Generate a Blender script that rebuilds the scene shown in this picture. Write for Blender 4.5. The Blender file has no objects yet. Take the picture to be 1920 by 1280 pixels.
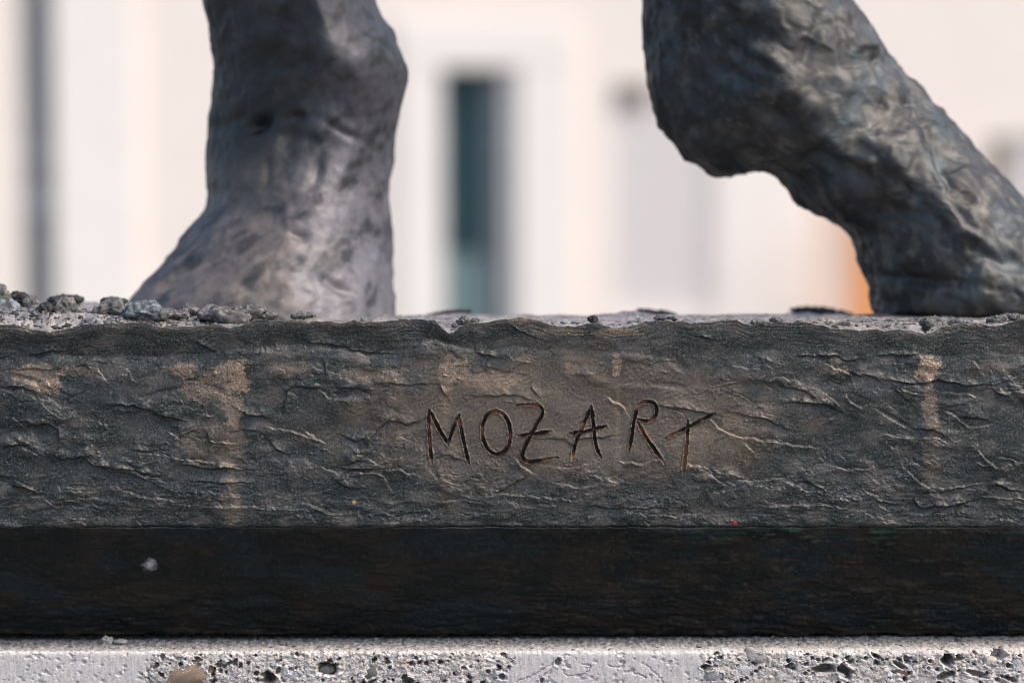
import bpy, math, random
import numpy as np
from mathutils import Matrix, Vector

S = bpy.context.scene
COL = S.collection
R = math.radians

# ------------------------------------------------------------------ camera
F = 5000.0                        # focal length in photo pixels (photo is 1920 wide)
PITCH = math.atan((640 - 393) / F)
ROLL = 0.0043
CAM = np.array([0.0, -2.5, 1.6055])
fwd = np.array([0, math.cos(PITCH), -math.sin(PITCH)])
up0 = np.array([0, math.sin(PITCH), math.cos(PITCH)])
rt0 = np.array([1.0, 0, 0])
rt = math.cos(ROLL) * rt0 - math.sin(ROLL) * up0
up = math.sin(ROLL) * rt0 + math.cos(ROLL) * up0
cd = bpy.data.cameras.new('camera')
cam = bpy.data.objects.new('camera', cd)
COL.objects.link(cam)
cam.matrix_world = Matrix(((rt[0], up[0], -fwd[0], CAM[0]), (rt[1], up[1], -fwd[1], CAM[1]),
                           (rt[2], up[2], -fwd[2], CAM[2]), (0, 0, 0, 1)))
cd.sensor_width = 36.0
cd.lens = F / 1920 * 36.0
cd.clip_end = 2000
cd.clip_start = 0.05
cd.dof.use_dof = True
cd.dof.focus_distance = 2.507
cd.dof.aperture_fstop = 2.3
S.camera = cam

# ------------------------------------------------------------------ world, sun, exposure
SUN_EL, SUN_AZ = R(50), R(112)
w = bpy.data.worlds.new('World')
S.world = w
w.use_nodes = True
nt = w.node_tree
sky = nt.nodes.new('ShaderNodeTexSky')
sky.sky_type = 'NISHITA'
sky.sun_disc = False
sky.sun_elevation = SUN_EL
sky.sun_rotation = SUN_AZ
sky.dust_density = 3.0
sky.ozone_density = 0.6
nt.links.new(sky.outputs[0], nt.nodes['Background'].inputs[0])
nt.nodes['Background'].inputs[1].default_value = 0.115
ld = bpy.data.lights.new('sun', 'SUN')
ld.energy = 1.7
ld.angle = R(26)
ld.color = (1.0, 0.89, 0.78)
sun = bpy.data.objects.new('sun', ld)
COL.objects.link(sun)
sd = Vector((math.sin(SUN_AZ) * math.cos(SUN_EL), math.cos(SUN_AZ) * math.cos(SUN_EL), math.sin(SUN_EL)))
sun.rotation_euler = sd.to_track_quat('Z', 'Y').to_euler()
S.view_settings.view_transform = 'Standard'
S.view_settings.look = 'None'
S.view_settings.exposure = 1.2
S.view_settings.gamma = 1.0
S.cycles.filter_width = 1.0
S.cycles.use_denoising = True
S.cycles.denoising_prefilter = 'ACCURATE'
S.view_settings.use_curve_mapping = False


# ------------------------------------------------------------------ helpers
def P(px, py, Y):
    """Point on the plane at depth Y whose measured position in the photo is (px, py)."""
    px, py, Y = np.broadcast_arrays(np.asarray(px, float), np.asarray(py, float), np.asarray(Y, float))
    a, b = (px - 960) / F, -(py - 640) / F
    d = fwd + a[..., None] * rt + b[..., None] * up
    t = (Y - CAM[1]) / d[..., 1]
    return CAM + d * t[..., None]


def sm(a, b, x):
    t = np.clip((x - a) / (b - a), 0, 1)
    return t * t * (3 - 2 * t)


def perm(seed):
    p = np.random.RandomState(seed).permutation(256)
    return np.concatenate([p, p, p])


_P = {}


def pn2(x, y, seed=0):
    if seed not in _P:
        _P[seed] = perm(seed)
    p = _P[seed]
    xi, yi = np.floor(x).astype(np.int64), np.floor(y).astype(np.int64)
    xf, yf = x - xi, y - yi
    xi &= 255
    yi &= 255
    u = xf * xf * xf * (xf * (xf * 6 - 15) + 10)
    v = yf * yf * yf * (yf * (yf * 6 - 15) + 10)
    ang = np.arange(256) * (2 * math.pi / 256)
    gx, gy = np.cos(ang), np.sin(ang)

    def g(ix, iy, fx, fy):
        h = p[p[ix & 255] + (iy & 255)]
        return gx[h] * fx + gy[h] * fy
    a = g(xi, yi, xf, yf)
    b = g(xi + 1, yi, xf - 1, yf)
    c = g(xi, yi + 1, xf, yf - 1)
    d = g(xi + 1, yi + 1, xf - 1, yf - 1)
    return 1.5 * ((a + u * (b - a)) + v * ((c + u * (d - c)) - (a + u * (b - a))))


_G3 = np.random.RandomState(5).normal(size=(256, 3))
_G3 /= np.linalg.norm(_G3, axis=1)[:, None]


def pn3(q, seed=0):
    if seed not in _P:
        _P[seed] = perm(seed)
    p = _P[seed]
    i = np.floor(q).astype(np.int64)
    f = q - i
    i &= 255
    s = f * f * f * (f * (f * 6 - 15) + 10)
    tot = 0
    for dx in (0, 1):
        for dy in (0, 1):
            for dz in (0, 1):
                h = p[p[p[(i[..., 0] + dx) & 255] + ((i[..., 1] + dy) & 255)] + ((i[..., 2] + dz) & 255)]
                g = _G3[h]
                val = g[..., 0] * (f[..., 0] - dx) + g[..., 1] * (f[..., 1] - dy) + g[..., 2] * (f[..., 2] - dz)
                wx = s[..., 0] if dx else 1 - s[..., 0]
                wy = s[..., 1] if dy else 1 - s[..., 1]
                wz = s[..., 2] if dz else 1 - s[..., 2]
                tot = tot + val * wx * wy * wz
    return 1.5 * tot


def fbm2(x, y, o=4, seed=0, gain=0.5):
    t, a = 0, 1.0
    for k in range(o):
        t = t + a * pn2(x * 2 ** k + 13.7 * k, y * 2 ** k + 7.1 * k, seed + k)
        a *= gain
    return t


def fbm3(q, o=4, seed=0, gain=0.5):
    t, a = 0, 1.0
    for k in range(o):
        t = t + a * pn3(q * 2 ** k + 9.3 * k, seed + k)
        a *= gain
    return t


def interp(x, pts):
    a = np.array(pts, float)
    return np.interp(x, a[:, 0], a[:, 1])


def smooth_line(pts, n=10):
    """Catmull-Rom through the points."""
    p = np.array(pts, float)
    p = np.vstack([2 * p[0] - p[1], p, 2 * p[-1] - p[-2]])
    out = []
    for i in range(1, len(p) - 2):
        for t in np.linspace(0, 1, n, endpoint=False):
            a, b, c, d = p[i - 1], p[i], p[i + 1], p[i + 2]
            out.append(0.5 * (2 * b + (c - a) * t + (2 * a - 5 * b + 4 * c - d) * t * t + (3 * b - a - 3 * c + d) * t ** 3))
    out.append(p[-2])
    return np.array(out)


def polydist(X, Y, line):
    """Distance, signed side (+ = right of travel, i.e. below for a left-to-right line) and position 0..1 along it."""
    best = np.full(X.shape, 1e9)
    side = np.zeros(X.shape)
    tt = np.zeros(X.shape)
    seg = np.linalg.norm(np.diff(line, axis=0), axis=1)
    cum = np.concatenate([[0], np.cumsum(seg)])
    for i in range(len(line) - 1):
        ax, ay = line[i]
        dx, dy = line[i + 1] - line[i]
        L2 = dx * dx + dy * dy + 1e-9
        t = np.clip(((X - ax) * dx + (Y - ay) * dy) / L2, 0, 1)
        ex, ey = X - ax - t * dx, Y - ay - t * dy
        d = np.hypot(ex, ey)
        m = d < best
        best = np.where(m, d, best)
        side = np.where(m, np.sign(dx * (Y - ay) - dy * (X - ax)), side)
        tt = np.where(m, (cum[i] + t * seg[i]) / cum[-1], tt)
    return best, side, tt


def mk(name, V, Fc, mat, parent=None, col=None, smooth=True):
    V = np.asarray(V, np.float32).reshape(-1, 3)
    Fc = np.asarray(Fc, np.int32)
    me = bpy.data.meshes.new(name)
    n, k = Fc.shape
    me.vertices.add(len(V))
    me.vertices.foreach_set('co', V.ravel())
    me.loops.add(n * k)
    me.loops.foreach_set('vertex_index', Fc.ravel())
    me.polygons.add(n)
    me.polygons.foreach_set('loop_start', np.arange(0, n * k, k, dtype=np.int32))
    me.polygons.foreach_set('loop_total', np.full(n, k, np.int32))
    me.polygons.foreach_set('use_smooth', np.full(n, smooth, bool))
    if col is not None:
        c = np.ones((len(V), 4), np.float32)
        c[:, :3] = np.asarray(col).reshape(-1, 3)
        at = me.attributes.new('Col', 'FLOAT_COLOR', 'POINT')
        at.data.foreach_set('color', c.ravel())
    me.update(calc_edges=True)
    me.materials.append(mat)
    o = bpy.data.objects.new(name, me)
    COL.objects.link(o)
    if parent:
        o.parent = parent
        o.matrix_parent_inverse = parent.matrix_basis.inverted()
    return o


def sub(V, Fc, col, keep):
    f = Fc[keep]
    u, inv = np.unique(f, return_inverse=True)
    return V[u], inv.reshape(f.shape), (None if col is None else col[u])


def gridf(r, c, flip=False):
    i = np.arange(r - 1)[:, None] * c + np.arange(c - 1)[None, :]
    q = np.stack([i, i + c, i + c + 1, i + 1], -1).reshape(-1, 4)
    return q[:, ::-1] if flip else q


def box(x0, x1, y0, y1, z0, z1):
    v = [(x, y, z) for x in (x0, x1) for y in (y0, y1) for z in (z0, z1)]
    f = [(0, 1, 3, 2), (4, 6, 7, 5), (0, 4, 5, 1), (2, 3, 7, 6), (0, 2, 6, 4), (1, 5, 7, 3)]
    return v, f


def boxes(name, lst, mat, parent=None):
    V, Fc = [], []
    for b in lst:
        v, f = box(*b)
        Fc += [tuple(i + len(V) for i in q) for q in f]
        V += v
    return mk(name, V, Fc, mat, parent, smooth=False)


def empty(name, loc):
    o = bpy.data.objects.new(name, None)
    o.location = loc
    o.empty_display_size = 0.1
    COL.objects.link(o)
    return o


def tag(o, label=None, cat=None, group=None, kind=None):
    for k, v in (('label', label), ('category', cat), ('group', group), ('kind', kind)):
        if v:
            o[k] = v
    return o


def material(name, color=(0.5, 0.5, 0.5), rough=0.6, metal=0.0, attr=False, var=0.15, scale=40, bump=0.0, bscale=300,
             rvar=0.0, spec=0.5):
    m = bpy.data.materials.new(name)
    m.use_nodes = True
    t = m.node_tree
    b = t.nodes['Principled BSDF']
    b.inputs['Roughness'].default_value = rough
    b.inputs['Metallic'].default_value = metal
    b.inputs['Specular IOR Level'].default_value = spec
    tc = t.nodes.new('ShaderNodeTexCoord')
    no = t.nodes.new('ShaderNodeTexNoise')
    no.inputs['Scale'].default_value = scale
    no.inputs['Detail'].default_value = 8
    no.inputs['Roughness'].default_value = 0.65
    t.links.new(tc.outputs['Object'], no.inputs['Vector'])
    mr = t.nodes.new('ShaderNodeMapRange')
    mr.inputs['From Min'].default_value = 0.3
    mr.inputs['From Max'].default_value = 0.7
    mr.inputs['To Min'].default_value = 1 - var
    mr.inputs['To Max'].default_value = 1 + var
    t.links.new(no.outputs['Fac'], mr.inputs['Value'])
    mx = t.nodes.new('ShaderNodeVectorMath')
    mx.operation = 'SCALE'
    if attr:
        at = t.nodes.new('ShaderNodeAttribute')
        at.attribute_name = 'Col'
        t.links.new(at.outputs['Color'], mx.inputs[0])
    else:
        mx.inputs[0].default_value = color
    t.links.new(mr.outputs[0], mx.inputs['Scale'])
    t.links.new(mx.outputs[0], b.inputs['Base Color'])
    if rvar:
        m2 = t.nodes.new('ShaderNodeMapRange')
        m2.inputs['From Min'].default_value = 0.3
        m2.inputs['From Max'].default_value = 0.7
        m2.inputs['To Min'].default_value = rough - rvar
        m2.inputs['To Max'].default_value = rough + rvar
        t.links.new(no.outputs['Fac'], m2.inputs['Value'])
        t.links.new(m2.outputs[0], b.inputs['Roughness'])
    if bump:
        n2 = t.nodes.new('ShaderNodeTexNoise')
        n2.inputs['Scale'].default_value = bscale
        n2.inputs['Detail'].default_value = 6
        n2.inputs['Roughness'].default_value = 0.7
        t.links.new(tc.outputs['Object'], n2.inputs['Vector'])
        bp = t.nodes.new('ShaderNodeBump')
        bp.inputs['Strength'].default_value = bump
        bp.inputs['Distance'].default_value = 0.001
        t.links.new(n2.outputs['Fac'], bp.inputs['Height'])
        t.links.new(bp.outputs[0], b.inputs['Normal'])
    return m


M_BRONZE = material('weathered_bronze', rough=0.47, metal=0.45, attr=True, var=0.35, scale=420, bump=0.35, bscale=1100, rvar=0.13)
M_LEG = material('statue_bronze', rough=0.55, metal=0.22, attr=True, var=0.25, scale=90, bump=0.15, bscale=220, rvar=0.1)
M_CRUST = material('matte_bronze_crust', rough=0.82, metal=0.08, attr=True, var=0.5, scale=260, bump=0.6, bscale=700, spec=0.3)
M_SOFFIT = material('shade_toned_bronze', rough=0.6, metal=0.2, attr=True, var=0.35, scale=300, bump=0.3, bscale=900, rvar=0.1, spec=0.25)  # duller bronze for the undercut, whose shade is painted into its colours
M_STONE = material('conglomerate_stone', rough=0.85, attr=True, var=0.22, scale=500, bump=0.6, bscale=900, spec=0.3)
M_WALL = material('cream_plaster', (0.86, 0.775, 0.70), 0.9, var=0.03, scale=3, bump=0.2, bscale=60, spec=0.2)
M_TRIM = material('white_plaster', (0.87, 0.81, 0.745), 0.9, var=0.03, scale=3, spec=0.2)
M_BAND = material('pale_grey_plaster', (0.74, 0.71, 0.71), 0.9, var=0.03, scale=3, spec=0.2)
M_TEAL = material('dark_teal_paint', (0.005, 0.036, 0.047), 0.5, var=0.1, scale=6)
M_TEALGREY = material('grey_teal_paint', (0.13, 0.20, 0.21), 0.5, var=0.1, scale=6)
M_GREY = material('grey_paint', (0.17, 0.19, 0.195), 0.6, var=0.1, scale=6)
M_SILVER = material('blue_grey_paint', (0.16, 0.19, 0.205), 0.5, var=0.12, scale=4)
M_RAIL = material('blue_grey_rail', (0.26, 0.29, 0.32), 0.6, var=0.1, scale=4)
M_BLIND = material('pale_blind', (0.66, 0.62, 0.595), 0.8, var=0.03, scale=6)
M_BROWN = material('brown_timber', (0.20, 0.16, 0.12), 0.6, var=0.15, scale=8)
M_ORANGE = material('orange_panel_paint', (0.76, 0.32, 0.11), 0.5, var=0.05, scale=4)
M_PEACH = material('peach_panel_paint', (0.78, 0.60, 0.48), 0.6, var=0.05, scale=4)
M_DARK = material('dark_iron', (0.05, 0.05, 0.05), 0.5, var=0.1, scale=10)
M_ROOF = material('roof_tile', (0.22, 0.12, 0.09), 0.8, var=0.2, scale=6)
M_PLAZA = material('grey_setts', (0.13, 0.125, 0.12), 0.85, var=0.3, scale=5, bump=0.4, bscale=30)

# ------------------------------------------------------------------ ground
g = mk('ground', [(-300, -300, 0), (300, -300, 0), (300, 300, 0), (-300, 300, 0)], [(0, 1, 2, 3)], M_PLAZA, smooth=False)
tag(g, kind='structure')

# ------------------------------------------------------------------ building far behind
FY = 27.5                                            # facade plane
bld = tag(empty('building', (0, FY, 0)), 'pale cream plastered building far behind the statue, out of focus', 'building')


def wx(px):
    return float(P(px, 393, FY)[0])


def wz(py):
    return float(P(960, py, FY)[2])


# openings (x0, x1, z0, z1)
op_door = (wx(829), wx(975), 0.0, wz(128))
op_win = (wx(1152), wx(1330), 0.35, wz(158))
op_left = (wx(38), wx(102), 0.3, wz(-140))
op_right = (wx(1852), wx(1960), 0.9, wz(262))
ops = [op_door, op_win, op_left, op_right]
xs_more = [wx(-420), wx(-900), wx(2350), wx(2850)]
for x in xs_more:
    ops.append((x, x + 0.9, 0.6, 3.0))
upper = []
for i in range(-8, 9):
    x = i * 2.4
    upper.append((x - 0.5, x + 0.5, 6.2, 8.2))
cuts = sorted({-21.0, 21.0} | {v for o in ops + upper for v in o[:2]})
lst = []
for a, b in zip(cuts[:-1], cuts[1:]):
    m = 0.5 * (a + b)
    hs = sorted([(o[2], o[3]) for o in ops + upper if o[0] < m < o[1]])
    z = 0.0
    for h0, h1 in hs:
        if h0 > z + 1e-4:
            lst.append((a, b, FY, FY + 0.45, z, h0))
        z = h1
    lst.append((a, b, FY, FY + 0.45, z, 10.0))
boxes('wall', lst, M_WALL, bld)
boxes('wall', [(-21, -20.55, FY + 0.45, FY + 12, 0, 10), (20.55, 21, FY + 0.45, FY + 12, 0, 10), (-20.55, 20.55, FY + 11.55, FY + 12, 0, 10)], M_WALL, bld)
mk('roof', [(-21.5, FY - 0.5, 10), (21.5, FY - 0.5, 10), (21.5, FY + 6, 14), (-21.5, FY + 6, 14), (21.5, FY + 12.5, 10), (-21.5, FY + 12.5, 10)],
   [(0, 1, 2, 3), (3, 2, 4, 5)], M_ROOF, bld, smooth=False)
boxes('cornice', [(-21.3, 21.3, FY - 0.3, FY, 9.7, 10.0)], M_TRIM, bld)
# door with white surround, a dark teal leaf and a grey leaf folded back
ex = wx(760)
s0 = boxes('door_surround', [(wx(748), op_door[0], FY - 0.05, FY - 0.003, 0, op_door[3] + 0.02),
                             (op_door[1], wx(1080), FY - 0.05, FY - 0.003, 0, op_door[3] + 0.02),
                             (wx(748), wx(1080), FY - 0.06, FY - 0.003, op_door[3] + 0.02, wz(40))], M_TRIM, bld)
xm, xn = wx(914), wx(946)
d1 = boxes('door', [(op_door[0], xm, FY + 0.16, FY + 0.22, wz(475), op_door[3])], M_TEAL, bld)
d1['label'] = 'dark teal door leaf in its white surround'
boxes('kick_panel', [(op_door[0], xm, FY + 0.14, FY + 0.20, 0, wz(475) - 0.005)], M_TEALGREY, d1)
boxes('handle', [(xm - 0.06, xm - 0.03, FY + 0.09, FY + 0.16, 1.0, 1.15)], M_DARK, d1)
d2 = boxes('door', [(xm + 0.005, xn, FY + 0.10, FY + 0.22, 0, op_door[3])], M_GREY, bld)
d2['label'] = 'grey side panel beside the teal door leaf'
boxes('door_jamb', [(xn + 0.003, op_door[1] - 0.003, FY + 0.02, FY + 0.2, 0, op_door[3])], M_BLIND, bld)
# pale blind window with brown head
wn = boxes('window', [(op_win[0], op_win[1], FY + 0.025, FY + 0.24, op_win[2], op_win[3])], M_BLIND, bld)
boxes('sill', [(op_win[0] - 0.05, op_win[1] + 0.05, FY - 0.12, FY - 0.003, op_win[2] - 0.06, op_win[2])], M_TRIM, wn)
boxes('blind_box', [(op_win[0] + 0.002, wx(1215), FY - 0.02, FY + 0.022, wz(200), op_win[3])], M_BROWN, wn)
# narrow blue-grey window at the left
wl = boxes('window', [(op_left[0], op_left[1], FY + 0.18, FY + 0.22, op_left[2], op_left[3])], M_SILVER, bld)
wl.data.materials[0] = M_SILVER
wl['label'] = 'narrow tall blue grey window'
boxes('rail', [(op_left[0], op_left[1], FY + 0.12, FY + 0.177, wz(395), wz(350))], M_RAIL, wl)
boxes('rail', [(op_left[0], op_left[1], FY + 0.12, FY + 0.177, wz(300), wz(275))], M_RAIL, wl)
wr = boxes('window', [(op_right[0], op_right[1], FY + 0.05, FY + 0.22, op_right[2], op_right[3])], M_BLIND, bld)
boxes('blind_box', [(op_right[0] + 0.002, op_right[0] + 0.24, FY + 0.005, FY + 0.047, wz(345), op_right[3])], M_BROWN, wr)
for o in ops[4:] + upper:
    q = boxes('window', [(o[0], o[1], FY + 0.18, FY + 0.22, o[2], o[3])], M_SILVER, bld)
    for xa in (o[0], o[1] - 0.07):
        boxes('frame', [(xa, xa + 0.07, FY + 0.12, FY + 0.177, o[2], o[3])], M_TRIM, q)
# pale pilaster strips
boxes('pilaster', [(wx(105), wx(262), FY - 0.05, FY - 0.003, 0, 9.7)], M_TRIM, bld)
boxes('pilaster', [(wx(1345), wx(1505), FY - 0.02, FY - 0.003, 0, wz(170))], M_TRIM, bld)
# orange panel standing in front of the facade
pan = tag(empty('sign_panel', (wx(1610), FY - 1.2, 0)), 'orange upright panel with pale peach edge before the pale building', 'panel')
boxes('panel', [(wx(1568), wx(1690), FY - 1.25, FY - 1.15, 0.12, wz(395))], M_ORANGE, pan)
boxes('edge_strip', [(wx(1505), wx(1568), FY - 1.23, FY - 1.17, 0.12, wz(380))], M_PEACH, pan)
boxes('foot', [(wx(1570), wx(1680), FY - 1.4, FY - 1.0, 0, 0.12)], M_DARK, pan)

# ------------------------------------------------------------------ stone pedestal
rng = np.random.RandomState(11)
YS = -0.004
PYS = 1221.0
cx = np.concatenate([np.linspace(-440, -30, 50), np.arange(-20, 1941, 1.15), np.linspace(1950, 2360, 50)])
nC = len(cx)
stone = tag(empty('stone_pedestal', (0, 0.25, 0)), 'pale conglomerate stone pedestal with pebbles and holes under the dark bronze plinth', 'pedestal')
rows_d = np.arange(0, 82, 1.1)
PX, PY = np.meshgrid(cx, PYS + rows_d)
hs = np.zeros_like(PX)                                # relief in photo pixels, + = towards the viewer
edge_l = 290 - (PY - 1221) * 0.5 + 7 * fbm2(PX / 9, PY / 9, 3, 90)
mort1 = sm(3, -3, PX - edge_l)
e0 = 955 + (PY - 1221) * 0.35 - 40 * sm(1235, 1280, PY) + 10 * fbm2(PX / 10, PY / 10, 3, 93)
e1 = 1313 + 4 * fbm2(PX / 12, PY / 8, 3, 96)
mort2 = sm(-3, 3, PX - e0) * sm(3, -3, PX - e1)
mort = np.clip(mort1 + mort2, 0, 1)
rough_w = 1 - mort
cs = np.empty(PX.shape + (3,))
base = np.array([0.55, 0.515, 0.49])
cs[:] = base
n1 = fbm2(PX / 26, PY / 20, 4, 30)[..., None]
cs = cs * (1 + 0.22 * n1)
cs = cs + np.clip(fbm2(PX / 40, PY / 40, 3, 33), 0, 1)[..., None] * np.array([0.04, 0.01, -0.01])
hs += rough_w * (1.6 * fbm2(PX / 14, PY / 11, 4, 36, 0.6) + 0.8 * np.abs(fbm2(PX / 6, PY / 5, 3, 41)))
def mixc(c, col, k):
    k = np.clip(k, 0, 1)[..., None]
    return c * (1 - k) + np.array(col) * k


# lesser aggregate grains set in the matrix
def window(x, y, r):
    c0, c1 = np.searchsorted(cx, x - r), np.searchsorted(cx, x + r)
    r0, r1 = int(max(0, (y - r - PYS) / 1.1)), int(max(0, (y + r - PYS) / 1.1 + 1))
    return slice(r0, r1), slice(c0, c1)


def ell(x, y, rx, ry, a, wob=0.18, seed=50):
    W = window(x, y, max(rx, ry) * 1.6 + 3)
    X, Y = PX[W] - x, PY[W] - y
    c, s_ = math.cos(a), math.sin(a)
    u, v = (X * c + Y * s_) / rx, (-X * s_ + Y * c) / ry
    k = 1 + wob * fbm2(PX[W] / (rx * 0.8) + 3.3, PY[W] / (ry * 0.8), 2, seed)
    return W, np.hypot(u, v) * k


palette = [(0.58, 0.54, 0.53), (0.48, 0.46, 0.47), (0.54, 0.47, 0.43), (0.30, 0.29, 0.28), (0.60, 0.56, 0.57), (0.58, 0.54, 0.55), (0.40, 0.33, 0.29), (0.25, 0.25, 0.25)]
for k in range(440):
    x, y = rng.uniform(-15, 1935), rng.uniform(1222, 1304)
    r = rng.uniform(2.2, 5) if k % 5 else rng.uniform(5, 12)
    W, rr = ell(x, y, r * rng.uniform(1, 1.7), r, rng.uniform(-0.6, 0.6), 0.3)
    if rr.size == 0:
        continue
    b = np.clip(1 - rr ** 2, 0, 1) ** 0.5 * rough_w[W]
    hs[W] += b * r * 0.2 - 0.9 * rough_w[W] * np.exp(-((rr - 1.05) / 0.15) ** 2)
    kk = sm(1.0, 0.85, rr)[..., None] * rough_w[W][..., None] * 0.8
    cs[W] = cs[W] * (1 - kk) + np.array(palette[rng.randint(len(palette))]) * kk
# mortar patches: flat, faint trowel streaks
hs += mort * (0.8 + 0.35 * fbm2(PX / 7, PY / 30, 3, 45))
mc = np.array([0.52, 0.495, 0.485]) * (1 + 0.10 * fbm2(PX / 9, PY / 40, 3, 47)[..., None] + 0.06 * fbm2(PX / 60, PY / 30, 2, 49)[..., None])
cs = cs * (1 - mort[..., None]) + mc * mort[..., None]
# cracks through the middle patch
for ln in ([(968, 1277), (985, 1271), (1005, 1262), (1022, 1250), (1035, 1245), (1045, 1238), (1060, 1226)],
           [(1052, 1254), (1062, 1264), (1080, 1266), (1098, 1262), (1106, 1248), (1090, 1244)],
           [(1166, 1282), (1170, 1268), (1180, 1256), (1192, 1262), (1210, 1268)],
           [(1212, 1245), (1222, 1256), (1236, 1268), (1246, 1282)],
           [(1010, 1278), (1016, 1268), (1024, 1262)], [(1140, 1245), (1150, 1250), (1166, 1248), (1172, 1240)]):
    L = smooth_line(ln, 6)
    m = (PX > L[:, 0].min() - 8) & (PX < L[:, 0].max() + 8)
    X, Y = PX[m], PY[m]
    d, _, t = polydist(X + 2.5 * fbm2(X / 6, Y / 6, 2, 61), Y + 2.5 * fbm2(X / 6, Y / 6, 2, 64), L)
    hs[m] -= 2.6 * np.exp(-(d / 1.3) ** 2) * np.clip(1.1 + fbm2(X / 12, Y / 12, 2, 66), 0.2, 1.5)
# holes
holes = [(612, 1254, 20, 12, 0.15, 15), (505, 1271, 12, 14, -0.2, 24), (521, 1257, 5, 8, 0.5, 9), (765, 1278, 12, 10, 0.3, 18), (480, 1262, 6, 5, -0.6, 8),
         (1325, 1251, 11, 6, 0.1, 12), (1338, 1270, 6, 6, 0, 12), (1352, 1266, 5, 5, 0, 11), (1545, 1254, 26, 9, -0.1, 18), (1583, 1258, 16, 11, 0.7, 22),
         (1686, 1246, 14, 5, 0.5, 10), (1778, 1237, 14, 13, 0.25, 28), (1871, 1229, 17, 10, -0.2, 18), (1768, 1267, 13, 7, -0.3, 12), (1783, 1262, 9, 6, -0.3, 12),
         (1832, 1263, 22, 6, 0.3, 10), (1744, 1239, 5, 4, 0, 8), (1890, 1247, 4, 6, -0.3, 9), (1548, 1236, 9, 3, -0.3, 6), (1480, 1247, 9, 4, -0.4, 7),
         (410, 1246, 9, 5, -0.1, 9), (427, 1244, 4, 4, 0, 7), (440, 1243, 6, 5, -0.3, 8), (451, 1247, 4, 7, 0.2, 8), (371, 1235, 8, 4, 0.3, 7), (397, 1255, 8, 8, 0.5, 10),
         (1350, 1232, 6, 4, 0, 7), (1328, 1240, 5, 3, 0, 6), (1046, 1240, 6, 8, 0.5, 8), (1016, 1275, 4, 6, 0.5, 7), (915, 1258, 5, 4, 0, 6),
         (941, 1268, 8, 6, 0.2, 9), (935, 1254, 6, 3, -0.5, 6), (870, 1252, 6, 4, 0.2, 6), (304, 1231, 5, 7, 0.2, 6), (290, 1250, 6, 4, -0.4, 6),
         (1510, 1262, 5, 4, 0, 6), (1640, 1228, 9, 4, 0.6, 6), (1888, 1269, 6, 5, 0, 8), (1715, 1240, 5, 3, 0, 6), (1700, 1236, 6, 10, -0.5, 8)]
for x, y, rx, ry, a, dep in holes:
    W, rr = ell(x, y, rx, ry, a, 0.22)
    hs[W] -= 2.3 * dep * (1 - sm(0.45, 1.05, rr))
    hs[W] += 1.6 * np.exp(-((rr - 1.25) / 0.22) ** 2)
for k in range(440):
    x, y = rng.uniform(-15, 1935), rng.uniform(1224, 1304)
    r = rng.uniform(1.3, 4.2)
    W, rr = ell(x, y, r * rng.uniform(1, 2.0), r, rng.uniform(-0.8, 0.8), 0.4)
    if rr.size == 0:
        continue
    hs[W] -= r * 5.5 * (1 - sm(0.4, 1.2, rr)) * (0.12 + 0.88 * rough_w[W])
dd = PY - PYS
hs -= 5 * np.exp(-dd / 2.0) * np.clip(1 + 0.6 * fbm2(PX / 18, PY * 0, 3, 99), 0.2, 2)                            # worn arris
hs += 0
hs -= 7 * np.clip(fbm2(PX / 14, PY / 9, 3, 101), 0, 1) * np.exp(-dd / 5) * (0.25 + 0.75 * rough_w)
Vd = P(PX, PY + 2.6 * fbm2(PX / 20, PY * 0, 4, 103, 0.6) * np.exp(-dd / 7), YS)
Vd[..., 1] -= hs * 0.0005
# ledge on top (back to front) and the plain lower block down to the ground
z_edge = float(P(960, PYS, YS)[2])
ut = np.linspace(0, 1, 110, endpoint=False)
TX, TY = np.meshgrid(Vd[0, :, 0], 0.42 * (1 - ut) ** 1.6)
TY = TY + Vd[0, :, 1][None]
qx, qy = TX / 0.0005, TY / 0.0005
tz = z_edge + 0.0009 * fbm2(qx / 16, qy / 16, 4, 70, 0.6) - 0.0012 * np.clip(fbm2(qx / 30, qy / 30, 3, 75), 0, 1)
tz += 0.0006 * np.clip(fbm2(qx / 5, qy / 5, 2, 78), 0, 1)
fall = np.exp(-(TY - YS) / 0.006)
tz = tz * (1 - fall) + Vd[0, :, 2][None, :] * fall
Vt = np.stack([TX * np.ones_like(TY), TY, tz], -1)
ct = np.array([0.27, 0.26, 0.245]) * (1 + 0.5 * fbm2(qx / 7, qy / 14, 4, 80, 0.65)[..., None] + 0.35 * fbm2(qx / 12, qy / 40, 3, 82)[..., None])
ct = mixc(ct, (0.09, 0.085, 0.08), sm(0.25, 0.5, fbm2(qx / 9, qy / 22, 3, 84)))
ct = mixc(ct, (0.48, 0.46, 0.44), sm(0.25, 0.5, fbm2(qx / 8, qy / 25, 3, 86)))
cfall = np.exp(-(TY - YS) / 0.02)[..., None]
ct = np.clip(ct * (1 - cfall) + cs[0][None] * cfall, 0.06, 0.6)
zz = Vd[-1, :, 2][None, :] * (1 - np.linspace(0, 1, 40)[1:, None])
BX = np.repeat(Vd[-1, :, 0][None, :], 39, 0)
Vb = np.stack([BX, YS - 0.002 * fbm2(BX * 30, zz * 30, 3, 85) * 1.0, zz], -1)
cb = np.broadcast_to(base, Vb.shape) * (1 + 0.25 * fbm2(BX * 40, zz * 40, 4, 88)[..., None])
cs = mixc(cs, (0.16, 0.15, 0.14), sm(0.28, 0.6, fbm2(PX / 7, PY / 6, 4, 97, 0.7)) * (0.8 * rough_w + 0.3))
cs = mixc(cs, (0.30, 0.27, 0.22), sm(0.1, 0.6, fbm2(PX / 60, PY / 25, 3, 98)) * 0.35 * rough_w)
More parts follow.
